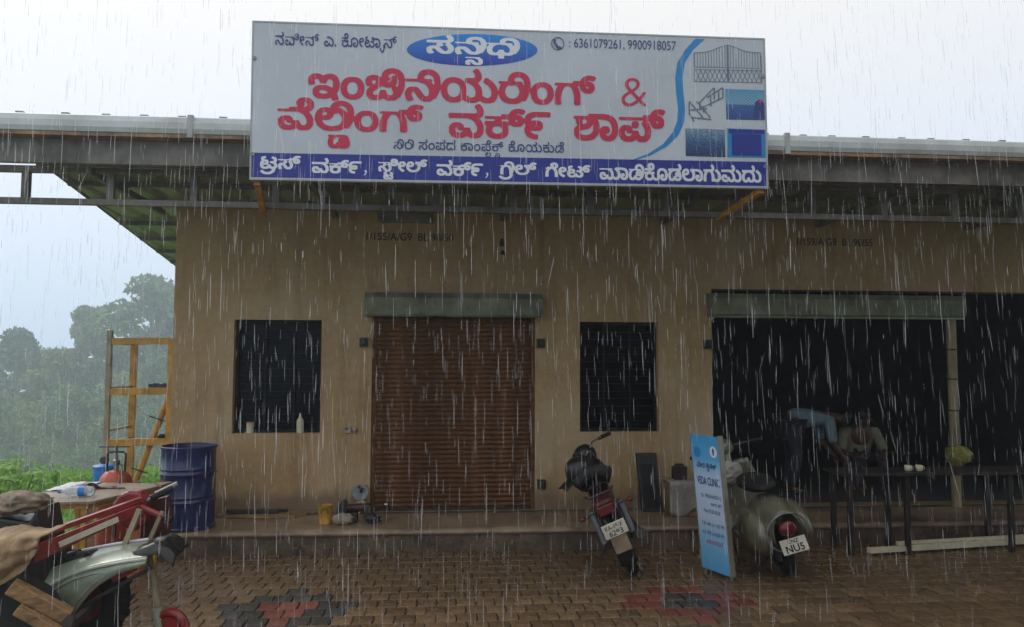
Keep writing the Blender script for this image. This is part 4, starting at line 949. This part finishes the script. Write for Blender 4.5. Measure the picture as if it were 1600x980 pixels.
# --- old scooter, tail to the yard
SC = thing('scooter', 'cream old style scooter with red tail lamp parked behind the banner', 'scooter', (2.92, 6.40, 0), local=True); SC.rotation_euler = (0, R(-16), R(-5))
for y in (.05, 1.18):
    w = MB().disc((0, y, .22), .10, .08, (1, 0, 0), 20).build('wheel', m_grey, SC); MB().torus((0, y, .22), .17, .05, (1, 0, 0), 32, 10).build('tyre', m_black, w, smooth='all')
def cowl(s):
    def f(u, v):
        a = u*math.pi; w = .5-.5*math.cos(v*math.pi*.98+.02)
        y = -.28+v*.70; rr_ = math.sin(v*math.pi*.92+.12)
        return (s*(.10+.16*rr_*math.sin(a*.55+.25)), y, .26+.34*(1-u)*rr_+.17)
    return MB().sheet(f, 14, 18, .004)
bd = MB().sheet(lambda u, v: ((.12+.05*math.sin(v*3.1))*math.cos(u*math.pi), -.33+v*.72, .38+.32*math.sin(u*math.pi)**.8*(.55+.45*math.sin(v*math.pi*.8+.35))), 16, 18, .004).build('body', m_scoot, SC, smooth='all')
for s in (-1, 1): MB().blob((s*.17, .05, .42), (.115, .33, .19), .03, 1.2, 4, 2).build('side_cowl', m_scoot, SC, smooth='all')
MB().blob((0, .22, .78), (.14, .36, .065), .05, 2, 3).build('seat', m_black, SC, smooth='all')
MB().blob((0, -.335, .48), (.075, .05, .065), .03, 1.5, 3).build('tail_lamp', m_tail, SC, smooth='all')
MB().torus((0, -.30, .44), .17, .008, (0, 1, .25), 28, 6).build('bumper_rail', m_grey, SC, smooth='all')
MB().hexa([(-.105, -.40, .30), (.105, -.40, .30), (.105, -.39, .30), (-.105, -.39, .30), (-.105, -.37, .41), (.105, -.37, .41), (.105, -.36, .41), (-.105, -.36, .41)]).build('number_plate', m_plate, SC)
lettering(latin('CNZ', .01), lambda u, v: (-.045+u*.09, -.402+.030*(.68+v*.27), .3755+v*.028), m_sten, SC, 'plate_lettering'); lettering(latin('NU5', .02), lambda u, v: (-.075+u*.15, -.402+.03*(.08+v*.5), .309+v*.055), m_sten, SC, 'plate_lettering')
MB().sheet(lambda u, v: ((u-.5)*(.50-.14*abs(v-.5)*2), .86+.10*math.cos((u-.5)*2.6)+.16*(v-.3)*.5, .24+v*.62), 14, 12, .006).build('leg_shield', m_scoot, SC, smooth='all')
MB().box(-.17, .17, .36, .92, .20, .24).build('floorboard', m_scoot, SC, bevel=.01); MB().tube([(0, .98, .8), (0, 1.0, .98)], .04, 10).build('steering_column', m_scoot, SC, smooth=True); MB().blob((0, 1.04, 1.0), (.11, .12, .085), .05, 1.5, 3).build('headset', m_scoot, SC, smooth='all'); MB().blob((0, 1.14, .33), (.09, .22, .13), .03, 1.5, 3).build('front_mudguard', m_scoot, SC, smooth='all')
for s in (-1, 1): MB().tube([(s*.08, 1.0, 1.0), (s*.30, .93, 1.0)], .014, 8).build('handlebar', m_dark, SC, smooth=True); MB().tube([(s*.25, .945, 1.0), (s*.36, .91, 1.0)], .02, 8).build('grip', m_black, SC, smooth=True)
MB().blob((-.06, .90, .78), (.15, .07, .11), .3, 3, 3, 3).build('hung_bag', m_cloth, label='grey cloth bag hanging from the scooter handlebar', cat='bag')
bpy.data.objects['hung_bag'].matrix_world = Matrix.LocRotScale(Vector(SC.location), SC.rotation_euler, None)
MB().tube([(-.06, .05, .2), (-.30, .12, .068)], .012, 6).build('side_stand', m_dark, SC)

# --- the open shop: post, table, cups, people
P = thing('shop_post', 'cream painted pipe post with joint rings under the shutter hood', 'post', (5.70, 8.24, .206)); MB().tube([(5.70, 8.24, .206), (5.70, 8.24, 1.0), (5.70, 8.24, 2.285)], .052, 14).build('pipe', m_bamb, P, smooth=True)
for z in (1.27, 1.62, 1.95, .6): MB().torus((5.70, 8.24, z), .052, .008, (0, 0, 1), 20, 6).build('joint_ring', m_dark, P)
MB().blob((5.68, 8.15, .78), (.14, .11, .11), .22, 2.5, 4, 5).build('yellow_bag', m_bund, smooth='all', label='yellow green plastic bag bundle tied to the shop post', cat='bag')
TT = thing('long_table', 'long dark table with two pale rails near the ground before the open shop', 'table', (4.8, 7.15, 0))
MB().box(3.72, 6.6, 6.98, 7.38, .735, .765).build('table_top', m_dark, TT, bevel=.004)
for x in (3.8, 4.36, 5.4, 6.5):
    for y in (7.02, 7.34): MB().box(x-.022, x+.022, y-.02, y+.02, 0, .735).build('leg', m_dark, TT)
MB().bar((3.95, 6.985, .05), (6.5, 7.36, .05), .05, .045).build('low_rail', m_cup, TT); MB().bar((4.3, 7.10, .085), (6.5, 7.40, .085), .03, .03).build('low_rail', m_cup, TT)
for i, x in enumerate((4.42, 4.53)):
    t = thing('tea_cup', 'small pale cup standing on the long dark table', 'cup', (x, 7.08, .766), 'cups on the table'); MB().lathe([(.022, 0), (.03, .005), (.036, .055), (.033, .055), (.028, .01), (0, .008)], (x, 7.08, .766), 16).build('body', m_cup, t, smooth='all'); MB().torus((x+.038, 7.08, .795), .014, .004, (0, 1, 0), 14, 6).build('handle', m_cup, t)

def skin_body(name, joints, edges, m, parent, subd=2, root=0):
    me = bpy.data.meshes.new(name); me.from_pydata([j[:3] for j in joints], edges, []); o = bpy.data.objects.new(name, me); col.objects.link(o)
    o.modifiers.new('skin', 'SKIN'); sv = me.skin_vertices[0].data
    for i, j in enumerate(joints): sv[i].radius = (j[3], j[4] if len(j) > 4 else j[3])
    sv[root].use_root = True; ss = o.modifiers.new('sub', 'SUBSURF'); ss.levels = subd; ss.render_levels = subd
    bpy.context.view_layer.update(); d = bpy.context.evaluated_depsgraph_get(); m2 = bpy.data.meshes.new_from_object(o.evaluated_get(d)); bpy.data.objects.remove(o)
    m2.materials.clear(); m2.materials.append(m); m2.shade_smooth(); n = bpy.data.objects.new(name, m2); col.objects.link(n); n.parent = parent; return n
def person(lab, loc, rz, pose, shirt):
    p = thing('person', lab, 'person', loc, local=True, rz=rz)
    J = pose
    def pts(names): return [J[n] for n in names]
    def chain(name, names, m, extra=()):
        js = pts(names); skin_body(name, js, [(i, i+1) for i in range(len(js)-1)]+list(extra), m, p)
    # body: one continuous skin surface (head, trunk, limbs)
    names = ['pelvis', 'waist', 'chest', 'neck', 'head', 'crown', 'shL', 'elL', 'wrL', 'haL', 'shR', 'elR', 'wrR', 'haR', 'hipL', 'knL', 'anL', 'toL', 'hipR', 'knR', 'anR', 'toR']
    E = [(0, 1), (1, 2), (2, 3), (3, 4), (4, 5), (2, 6), (6, 7), (7, 8), (8, 9), (2, 10), (10, 11), (11, 12), (12, 13), (0, 14), (14, 15), (15, 16), (16, 17), (0, 18), (18, 19), (19, 20), (20, 21)]
    skin_body('body', pts(names), E, m_skin, p)
    g = lambda n, k: (*J[n][:3], J[n][3]*k)
    names2 = ['pelvis', 'waist', 'chest', 'shL', 'elL', 'shR', 'elR']
    skin_body('shirt', [g('pelvis', 1.18), g('waist', 1.32), g('chest', 1.30), g('shL', 1.45), g('elL', 1.35), g('shR', 1.45), g('elR', 1.35)], [(0, 1), (1, 2), (2, 3), (3, 4), (2, 5), (5, 6)], shirt, p)
    skin_body('trousers', [g('pelvis', 1.2), g('hipL', 1.15), g('knL', 1.2), g('anL', 1.35), g('hipR', 1.15), g('knR', 1.2), g('anR', 1.35)], [(0, 1), (1, 2), (2, 3), (0, 4), (4, 5), (5, 6)], m_pants, p)
    h = Vector(J['head'][:3]); c = Vector(J['crown'][:3]); d = (c-h).normalized(); f = Vector(J['face']); s = d.cross(f).normalized()
    MB().blob(h+d*.055-f*.018, (.088, .092, .085), .06, 3, 3, 1).build('hair', m_hair, p, smooth='all')
    nz = h+f*.098-d*.005; MB().blob(nz, (.014, .014, .02), .02, 2, 2).build('nose', m_skin, p, smooth='all')
    for k in (-1, 1):
        MB().blob(h+f*.080+s*k*.032+d*.02, (.011, .011, .007), .02, 2, 2).build('eye', m_hair, p, smooth='all'); MB().blob(h+s*k*.086, (.014, .02, .03), .05, 2, 2).build('ear', m_skin, p, smooth='all')
        w = Vector(J['haL' if k < 0 else 'haR'][:3]); e = Vector(J['wrL' if k < 0 else 'wrR'][:3]); dr = (w-e).normalized(); sd_ = dr.orthogonal().normalized()
        for i in range(4):
            b0 = w+sd_*(i-1.5)*.019; MB().tube([b0, b0+dr*.035, b0+dr*(.06-.006*abs(i-1.3))+dr.cross(sd_)*.018], [.010, .009, .007], 8).build('finger', m_skin, p, smooth=True)
        b0 = e.lerp(w, .5)+sd_*.03; MB().tube([b0, b0+sd_*.025+dr*.02, b0+sd_*.03+dr*.05], [.011, .010, .008], 8).build('thumb', m_skin, p, smooth=True)
    MB().blob(h+f*.085-d*.045, (.022, .008, .006), .02, 2, 2).build('mouth', m_maroon, p, smooth='all')
    return p
# bent over at the waist, facing +x
bend = dict(pelvis=(0, 0, .86, .13), waist=(.12, 0, .93, .12), chest=(.36, 0, .94, .135), neck=(.53, 0, .93, .055), head=(.63, 0, .90, .085), crown=(.72, 0, .93, .07), face=(.35, 0, -.93),
            shL=(.42, .19, .90, .05), elL=(.45, .22, .62, .042), wrL=(.58, .18, .46, .03), haL=(.63, .17, .40, .033), shR=(.42, -.19, .90, .05), elR=(.45, -.22, .62, .042), wrR=(.58, -.18, .46, .03), haR=(.63, -.17, .40, .033),
            hipL=(0, .10, .80, .085), knL=(.06, .12, .45, .062), anL=(-.03, .12, .07, .042), toL=(.12, .13, .035, .035), hipR=(0, -.10, .80, .085), knR=(.06, -.12, .45, .062), anR=(-.03, -.12, .07, .042), toR=(.12, -.13, .035, .035))
person('person in pale blue shirt bending forward inside the open shop', (4.22, 9.2, .206), R(-8), bend, m_shirt1)
sit = dict(pelvis=(0, 0, .47, .14), waist=(.02, 0, .60, .125), chest=(.15, 0, .80, .14), neck=(.23, 0, .92, .055), head=(.30, 0, 1.0, .088), crown=(.33, 0, 1.10, .07), face=(.93, 0, -.35),
           shL=(.16, .20, .84, .055), elL=(.27, .27, .60, .043), wrL=(.46, .16, .56, .03), haL=(.54, .10, .57, .034), shR=(.16, -.20, .84, .055), elR=(.27, -.27, .60, .043), wrR=(.46, -.16, .56, .03), haR=(.54, -.10, .57, .034),
           hipL=(.06, .10, .47, .085), knL=(.46, .15, .46, .062), anL=(.44, .15, .07, .042), toL=(.60, .16, .035, .035), hipR=(.06, -.10, .47, .085), knR=(.46, -.15, .46, .062), anR=(.44, -.15, .07, .042), toR=(.60, -.16, .035, .035))
for k_ in ('pelvis', 'waist', 'chest', 'neck', 'head', 'crown', 'shL', 'elL', 'wrL', 'haL', 'shR', 'elR', 'wrR', 'haR', 'hipL', 'hipR'):
    q_ = list(sit[k_]); q_[2] -= .11; sit[k_] = tuple(q_)
person('person in cream shirt sitting hunched on a stool inside the open shop', (5.18, 9.45, .206), R(-95), sit, m_shirt2)
st = thing('stool', 'low wooden stool under the seated person', 'stool', (5.18, 9.45, .206)); MB().lathe([(.16, .19), (.17, .195), (.17, .22), (.16, .225), (0, .225)], (5.18, 9.45, .206), 20).build('seat', m_wood, st)
for a in range(3): MB().tube([(5.18+.08*math.cos(a*2.1), 9.45+.08*math.sin(a*2.1), .396), (5.18+.15*math.cos(a*2.1), 9.45+.15*math.sin(a*2.1), .206)], .015, 8).build('leg', m_wood, st)

# ================================================================== VEGETATION
def leaf_mat(name, c, c2, tr=.25):
    m = mat(name, c, .6, .25, .6, c2=c2); b = m.node_tree.nodes['Principled BSDF']
    n, l = m.node_tree.nodes, m.node_tree.links; t = n.new('ShaderNodeBsdfTranslucent'); k = n.new('ShaderNodeMixShader'); k.inputs[0].default_value = tr
    l.new(b.inputs['Base Color'].links[0].from_socket, t.inputs[0]); out = n['Material Output']; l.new(b.outputs[0], k.inputs[1]); l.new(t.outputs[0], k.inputs[2]); l.new(k.outputs[0], out.inputs[0]); return m
m_leafA = leaf_mat('foliage_dark', (.11, .19, .06), (.045, .095, .035)); m_leafB = leaf_mat('foliage_mid', (.14, .22, .06), (.055, .11, .035)); m_leafC = leaf_mat('foliage_yellow', (.20, .25, .06), (.08, .14, .035))
m_bark = mat('bark', (.30, .27, .23), .8, .3, 2)
m_veg = leaf_mat('vegetable_leaf', (.26, .46, .06), (.12, .27, .04), .4)
def foliage(cl, n, size, name, m, parent, seed):
    g = np.random.default_rng(seed); V, F = [], []
    wts = np.array([c[3]*c[4]*c[5] for c in cl])**.75; wts /= wts.sum()
    ids = g.choice(len(cl), n, p=wts)
    u = g.normal(size=(n, 3)); u /= np.linalg.norm(u, axis=1)[:, None]; r = g.random(n)**.4
    C = np.array([c[:3] for c in cl])[ids]+u*r[:, None]*np.array([c[3:6] for c in cl])[ids]
    a = g.normal(size=(n, 3)); a /= np.linalg.norm(a, axis=1)[:, None]; b = np.cross(a, g.normal(size=(n, 3))); b /= np.linalg.norm(b, axis=1)[:, None]
    s = size*(.5+g.random(n))[:, None]
    P = np.stack([C-a*s, C+b*s*.55, C+a*s, C-b*s*.55], 1).reshape(-1, 3)
    me = bpy.data.meshes.new(name); me.vertices.add(4*n); me.vertices.foreach_set('co', P.ravel().astype(np.float32)); me.loops.add(4*n); me.loops.foreach_set('vertex_index', np.arange(4*n, dtype=np.int32)); me.polygons.add(n); me.polygons.foreach_set('loop_start', np.arange(0, 4*n, 4, dtype=np.int32)); me.update(calc_edges=True)
    me.materials.append(m); o = bpy.data.objects.new(name, me); col.objects.link(o); o.parent = parent; return o
def tree(x, y, ztop, w, kind, lab, seed, n=5200, grp='trees in the rain beyond the field'):
    g = random.Random(seed); z0 = terrain(x, y)-.3; h = ztop-z0
    t = thing('broadleaf_tree', lab, 'tree', (x, y, z0), grp, local=True)
    lean = g.uniform(-.03, .03)*h
    b = MB(); tr_ = [(lean*k*k, 0, h*k*.9) for k in (0, .2, .4, .6, .8, 1)]; b.tube(tr_, [w*.05*(1-.85*k) for k in (0, .2, .4, .6, .8, 1)], 8)
    cl = []
    lo_ = .18 if kind != 'tall' else .5
    N = 26
    for i in range(N):
        f = lo_+(1-lo_)*(i+.5)/N; a = g.uniform(0, 6.28); env = (math.sin(min(1, (f-lo_)/(1-lo_)*.93+.12)*math.pi)**.6); rad = w*.5*env*g.uniform(.35, 1.0)
        cx, cy, cz = lean*f*f+rad*math.cos(a), rad*math.sin(a), h*f*.95; s = w*g.uniform(.12, .22); cl.append((cx, cy, cz, s, s, s*.62))
        b.tube([(lean*f*f*.8, 0, h*f*.72), (cx*.6, cy*.6, cz*.93), (cx, cy, cz)], [w*.016, w*.009, w*.004], 5, False)
    b.build('trunk', m_bark, t, smooth=True)
    foliage(cl, n, h*.013+.10, 'crown', (m_leafA, m_leafB, m_leafC)[seed % 3], t, seed)
G1 = 'hazy broadleaf tree in the wet wood beyond the field'
def at(px, D, ztop_px):   # measured bearings of the trees
    k = math.tan(YAW+math.atan((px-800)/1200)); return k*D, D, 1.8+(565-ztop_px)/1200*D/math.cos(math.atan((px-800)/1200))*math.cos(0)
TR = [(236, 118, 447, 19, 'tall', 'tallest spreading tree rising beside the wall corner above the scaffold'), (134, 120, 486, 8, 'tall', 'slender round headed tree standing above the wood left of the scaffold'),
      (28, 112, 520, 12, 'full', 'dense pointed tree at the near end of the wood left of the round headed tree')]
for i, (px, D, tp, w, k, lab) in enumerate(TR):
    x, y, z = at(px, D, tp); tree(x, y, z, w, k, lab, 10+i, 7500, None)
i = 0
for px, D, tp, w in ((-110, 130, 510, 14), (-60, 120, 550, 13), (-15, 140, 545, 13), (65, 126, 548, 12), (95, 108, 545, 10), (150, 110, 560, 11), (185, 126, 540, 12), (205, 102, 580, 11), (255, 108, 560, 12), (120, 98, 600, 10), (50, 96, 620, 10), (0, 98, 600, 10), (-50, 98, 590, 11), (175, 95, 640, 9), (240, 95, 630, 9), (290, 112, 540, 13), (325, 100, 600, 12), (-170, 120, 520, 15), (270, 130, 500, 14), (85, 92, 670, 8), (20, 90, 680, 8), (140, 90, 680, 8), (215, 90, 690, 8)):
    x, y, z = at(px, D, tp); lowt = tp >= 580
    tree(x, y, z, w, 'full', 'low bushy tree at the foot of the misty wood behind the leafy plants' if lowt else G1, 40+i, 4200, 'low trees at the foot of the wood' if lowt else 'trees in the rain beyond the field'); i += 1
# vegetable patch: each leafy plant by itself
def veg(x, y, s, seed, p0=None):
    g = random.Random(seed); z0 = terrain(x, y)
    t = thing('leafy_plant', 'bright green broad leaved plant in the vegetable patch behind the yard', 'plant', (x, y, z0), 'leafy plants in the patch', local=True)
    b = MB(); lf = MB()
    for k in range(16):
        a = g.uniform(0, 6.28); r_ = s*g.uniform(.15, .75); h = s*g.uniform(.3, 1.15); q = Vector((r_*math.cos(a), r_*math.sin(a), h)); b.tube([(0, 0, 0), q*.6+Vector((0, 0, h*.15)), q], .006, 4, False)
        L_ = s*g.uniform(.22, .40); d = Vector((math.cos(a), math.sin(a), g.uniform(-.5, .35))).normalized(); sd_ = d.cross(Vector((g.uniform(-.4, .4), g.uniform(-.4, .4), 1))).normalized(); n_ = sd_.cross(d)
        lf.add([q, q+d*L_*.3+sd_*L_*.42-n_*.01, q+d*L_*.75+sd_*L_*.34-n_*.03, q+d*L_*1.1-n_*.06, q+d*L_*.75-sd_*L_*.34-n_*.03, q+d*L_*.3-sd_*L_*.42-n_*.01, q+d*L_*.5+n_*.015], [(0, 1, 6), (1, 2, 6), (2, 3, 6), (3, 4, 6), (4, 5, 6), (5, 0, 6)])
    b.build('stem', m_veg, t); lf.build('leaves', m_veg, t)
g = random.Random(5); sd_i = 0
for r_ in range(5):
    y = 10.2+r_*.85
    for k in range(11):
        x = -.655*y+.35+k*.52+g.uniform(-.12, .12)-.2
        if x > -3.25: continue
        veg(x, y+g.uniform(-.2, .2), g.uniform(.24, .42)*(1.35 if x < -.50*y else .8), 500+sd_i); sd_i += 1
# grass
gb_ = np.random.default_rng(4); N = 26000
gx = gb_.uniform(-13, -2.9, N); gy = gb_.uniform(8.3, 22, N); keep = (gx > -.75*gy) ; gx, gy = gx[keep], gy[keep]
V, F = [], []
for x, y, a, h, l1, l2 in zip(gx, gy, gb_.uniform(0, 6.28, len(gx)), gb_.uniform(.05, .16, len(gx)), gb_.normal(0, .05, len(gx)), gb_.normal(0, .05, len(gx))):
    z = terrain(x, y)-.01; k = len(V); w = .012
    V += [(x-w*math.cos(a), y-w*math.sin(a), z), (x+w*math.cos(a), y+w*math.sin(a), z), (x+l1, y+l2, z+h)]; F.append((k, k+1, k+2))
bl = MB(); bl.v, bl.f = V, F; bl.build('grass', m_veg, label='wet green grass around the vegetable patch', cat='grass', kind='stuff')

# ================================================================== RAIN AND AIR
def rain_mat():
    m = bpy.data.materials.new('rain_water'); m.use_nodes = True; n, l = m.node_tree.nodes, m.node_tree.links; n.remove(n['Principled BSDF']); out = n['Material Output']
    d = n.new('ShaderNodeBsdfDiffuse'); d.inputs[0].default_value = (.92, .95, 1, 1); t = n.new('ShaderNodeBsdfTranslucent'); t.inputs[0].default_value = (.92, .95, 1, 1)
    a = n.new('ShaderNodeMixShader'); a.inputs[0].default_value = .5; l.new(d.outputs[0], a.inputs[1]); l.new(t.outputs[0], a.inputs[2])
    tr_ = n.new('ShaderNodeBsdfTransparent'); k = n.new('ShaderNodeMixShader'); k.inputs[0].default_value = .25; l.new(tr_.outputs[0], k.inputs[1]); l.new(a.outputs[0], k.inputs[2]); l.new(k.outputs[0], out.inputs[0]); return m
m_rain = rain_mat()
gr = np.random.default_rng(21)
def streaks(n, X, Y, Z, L, W, lean, name, lab):
    x = gr.uniform(*X, n); y = gr.uniform(*Y, n); z = gr.uniform(*Z, n); ln = gr.uniform(*L, n)*(.5+gr.random(n)); w = gr.uniform(*W, n)*np.where(gr.random(n) < .04, 1.7, 1)*(y/6.2)**.35
    lx = lean+gr.normal(0, .02, n)+.010*(x); ly = gr.normal(0, .03, n)
    sx = np.where(gr.random(n) < .03, gr.normal(0, .15, n), 0); lx = lx+sx
    ks = [(0, .15), (.2, .8), (.75, 1.0), (1, .3)]; vs, fs = [], []
    V = np.zeros((n, 16, 3))
    for i, (t, k) in enumerate(ks):
        cx, cy, cz = x+lx*ln*t, y+ly*ln*t, z-ln*t
        for j in range(4):
            a = j*math.pi/2; V[:, i*4+j] = np.stack([cx+w*k*math.cos(a), cy+w*k*math.sin(a), cz], 1)
    base = np.arange(n)[:, None]*16
    q = np.array([(i*4+j, i*4+(j+1) % 4, (i+1)*4+(j+1) % 4, (i+1)*4+j) for i in range(3) for j in range(4)])
    FF = (base[:, None]+q[None]).reshape(-1, 4)
    me = bpy.data.meshes.new(name); me.vertices.add(16*n); me.vertices.foreach_set('co', V.ravel().astype(np.float32)); me.loops.add(FF.size); me.loops.foreach_set('vertex_index', FF.ravel().astype(np.int32)); me.polygons.add(len(FF)); me.polygons.foreach_set('loop_start', np.arange(0, FF.size, 4, dtype=np.int32)); me.update(calc_edges=True); me.shade_smooth(); me.materials.append(m_rain)
    o = bpy.data.objects.new(name, me); col.objects.link(o); return tag(o, lab, 'rain', kind='stuff')
streaks(8000, (-4.5, 6.5), (2.45, 6.2), (.0, 5.2), (.05, .16), (.0010, .0021), .008, 'falling_rain', 'streaks of heavy rain falling across the yard')
streaks(1300, (-6.1, 6.5), (6.28, 6.36), (.05, 3.6), (.07, .20), (.0011, .0024), .01, 'eaves_drip', 'drops running off the gutter in a line before the wall')
streaks(1600, (-4.0, 6.0), (2.5, 6.3), (.012, .05), (.008, .02), (.0012, .0028), .0, 'rain_splash', 'tiny splashes where the rain hits the pavers')
hm = bpy.data.materials.new('wet_air'); hm.use_nodes = True; hn, hl = hm.node_tree.nodes, hm.node_tree.links; hn.remove(hn['Principled BSDF']); pv_ = hn.new('ShaderNodeVolumePrincipled'); pv_.inputs['Color'].default_value = (.80, .91, 1, 1); pv_.inputs['Density'].default_value = .0034; pv_.inputs['Anisotropy'].default_value = .55; hl.new(pv_.outputs[0], hn['Material Output'].inputs['Volume'])
hz = MB().box(-310, 310, -130, 330, -26, 24).build('haze', hm, kind='stuff', label='rain haze filling the air', cat='haze')
